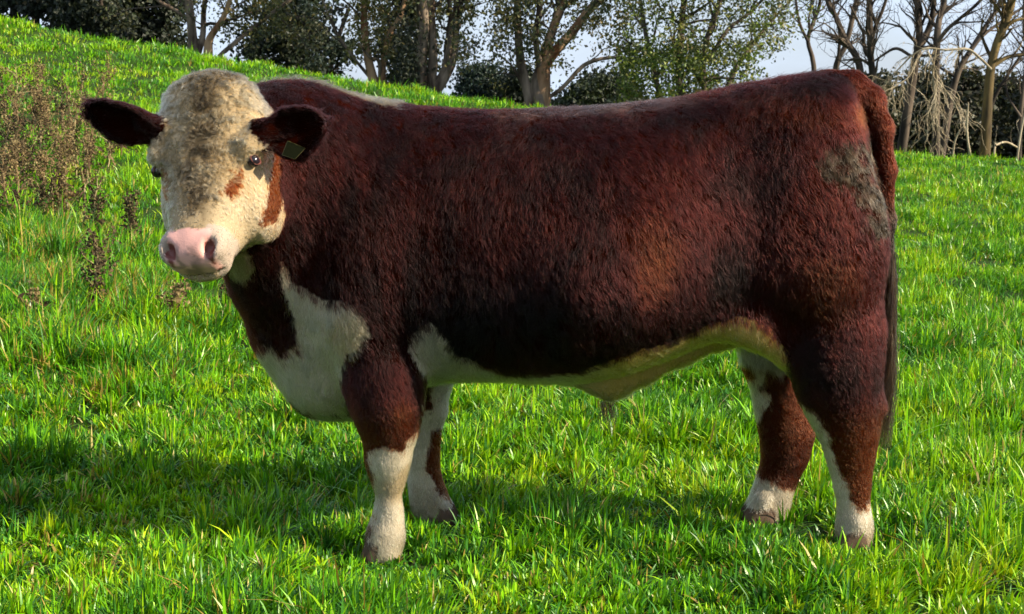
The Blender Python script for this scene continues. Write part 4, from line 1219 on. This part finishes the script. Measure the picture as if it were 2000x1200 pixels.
def weed(base, h, seed, kind):
    """dead flowering stalk: ribbed stem, side stems, withered heads and a few shrivelled leaves"""
    rng = np.random.default_rng(seed)
    base = np.asarray(base, float)
    top = base + np.array([rng.normal(0, .12), rng.normal(0, .10), 1.0]) * h
    st = wander(base - np.array([0, 0, .03]), top, 7, .02 * h, rng)
    polys = [(st, np.linspace(.0075, .003, 7))]
    br = side_branches(polys, rng, (13.0 / max(h, .12),), (h * .40,), up=.9, tmin=.3, rmin=.0025, levels=1, ratio=.7, nseg=4, curl=.12)
    sc = [(.42, .34, .18), (.22, .15, .08)][kind % 2]
    hc = [[(.065, .048, .026), (.10, .07, .038), (.045, .035, .02)], [(.17, .12, .055), (.10, .07, .035), (.22, .17, .08)], [(.12, .085, .04), (.16, .12, .055), (.08, .05, .03)]][kind % 3]
    t = empty('dead_weed', tuple(base))
    v, q = tubes(polys + br, 5)
    link('stem', mk_mesh('stem', v, [q], M_weed, True, np.tile(np.array(sc), (len(v), 1)) * rng.uniform(.7, 1.2, (len(v), 1))), t)
    cs = np.array([b[0][k] for b in br for k in (2, 3, 4)] + [st[-1], st[-2], st[-3]])
    lv, lq, lc = leaves(cs, 26 * len(br) + 50, (.012, .012, .024), .018, hc, rng, .2, .42)
    tag(link('seed_head', mk_mesh('seed_head', lv, [lq], M_weed, False, lc), t), kind='stuff')
    lb = np.array([st[1], st[2], st[3]])
    lv, lq, lc = leaves(lb, 34, (.03, .03, .05), .065, [(.10, .065, .03), (.14, .10, .05), (.07, .045, .028)], rng, .5, .16)
    tag(link('leaf', mk_mesh('leaf', lv, [lq], M_weed, False, lc), t), kind='stuff')
    return t

WEEDS = [  # px, py of the foot, height px, look, label
    (190, 612, 120, 0, 'dead brown dock stalk standing alone in grass below the ear'),
    (172, 470, 95, 0, 'rusty brown seed stalk beside a bleached stick'),
    (330, 640, 62, 1, 'short withered weed in grass below the muzzle'),
    (262, 480, 80, 0, 'brown weed stalk close to the bull\'s cheek'),
    (448, 622, 58, 0, 'dark withered weed under the bull\'s chin'),
    (65, 640, 55, 1, 'low straw-coloured weed at the left edge of the grass')]
def build_weeds():
    rng = np.random.default_rng(33)
    k = 0
    for (px, py, hp_, kind, lab) in WEEDS:
        b = ground_hit(px, py); o = weed(b, hp_ * b[1] / F * 1.1, 200 + k, kind); tag(o, lab, 'weed', 'dead weeds on the slope'); k += 1
    rows = [('topmost', [(8, 240), (34, 250), (62, 246), (95, 252), (128, 244), (158, 256), (205, 262)]),
            ('second', [(14, 298), (48, 306), (82, 302), (116, 300), (150, 308), (184, 300), (232, 304)]),
            ('third', [(10, 352), (42, 360), (76, 352), (108, 364), (142, 355), (176, 350), (212, 346)]),
            ('fourth', [(16, 388), (52, 394), (88, 398), (122, 392), (160, 396)]),
            ('lowest', [(6, 440), (40, 432), (72, 446), (104, 438), (132, 432)])]
    ordn = ['first', 'second', 'third', 'fourth', 'fifth', 'sixth', 'seventh']
    look = ['rusty brown', 'straw brown', 'olive brown']
    for rn, row in rows:
        for m_, (px, py) in enumerate(row):
            px += rng.uniform(-7, 7); py += rng.uniform(-7, 7); kd = int(rng.integers(0, 3))
            b = ground_hit(px, py); o = weed(b, rng.uniform(75, 125) * b[1] / F, 300 + k, kd)
            tag(o, f'{look[kd]} dead weed, {ordn[m_]} from left in the {rn} row of the thicket', 'weed', 'dead weeds on the slope'); k += 1
    # bleached stick
    b = ground_hit(136, 432); e = b + np.array([-.03, .02, 92 * b[1] / F])
    v, q = tubes([(wander(b - np.array([0, 0, .02]), e, 6, .008, rng), np.linspace(.006, .004, 6))], 6)
    o = link('dry_stick', mk_mesh('dry_stick', v, [q], M_pale)); tag(o, 'thin bleached upright stick among the dead weeds', 'stick')
    # pale fallen leaf on the lawn
    b = ground_hit(543, 823) + np.array([0, 0, .055])
    an = np.linspace(0, 2 * math.pi, 9)[:-1]
    v = np.array([b + np.array([.018 * math.cos(a), .006 * math.sin(a), .016 * math.sin(a) + .003 * math.cos(3 * a)]) for a in an])
    v = np.vstack([v, v + np.array([0, .0012, 0])])
    f4 = np.array([[i, (i + 1) % 8, 8 + (i + 1) % 8, 8 + i] for i in range(8)])
    m = leaf_mat('pale_leaf', .3, .6, .2, (1, 1, 1))
    o = link('fallen_leaf', mk_mesh('fallen_leaf', v, [f4, np.array([list(range(8))]), np.array([list(range(15, 7, -1))])], m, False, np.tile([.42, .48, .22], (16, 1))))
    tag(o, 'small pale leaf caught in the grass before the brisket', 'leaf')
build_weeds()
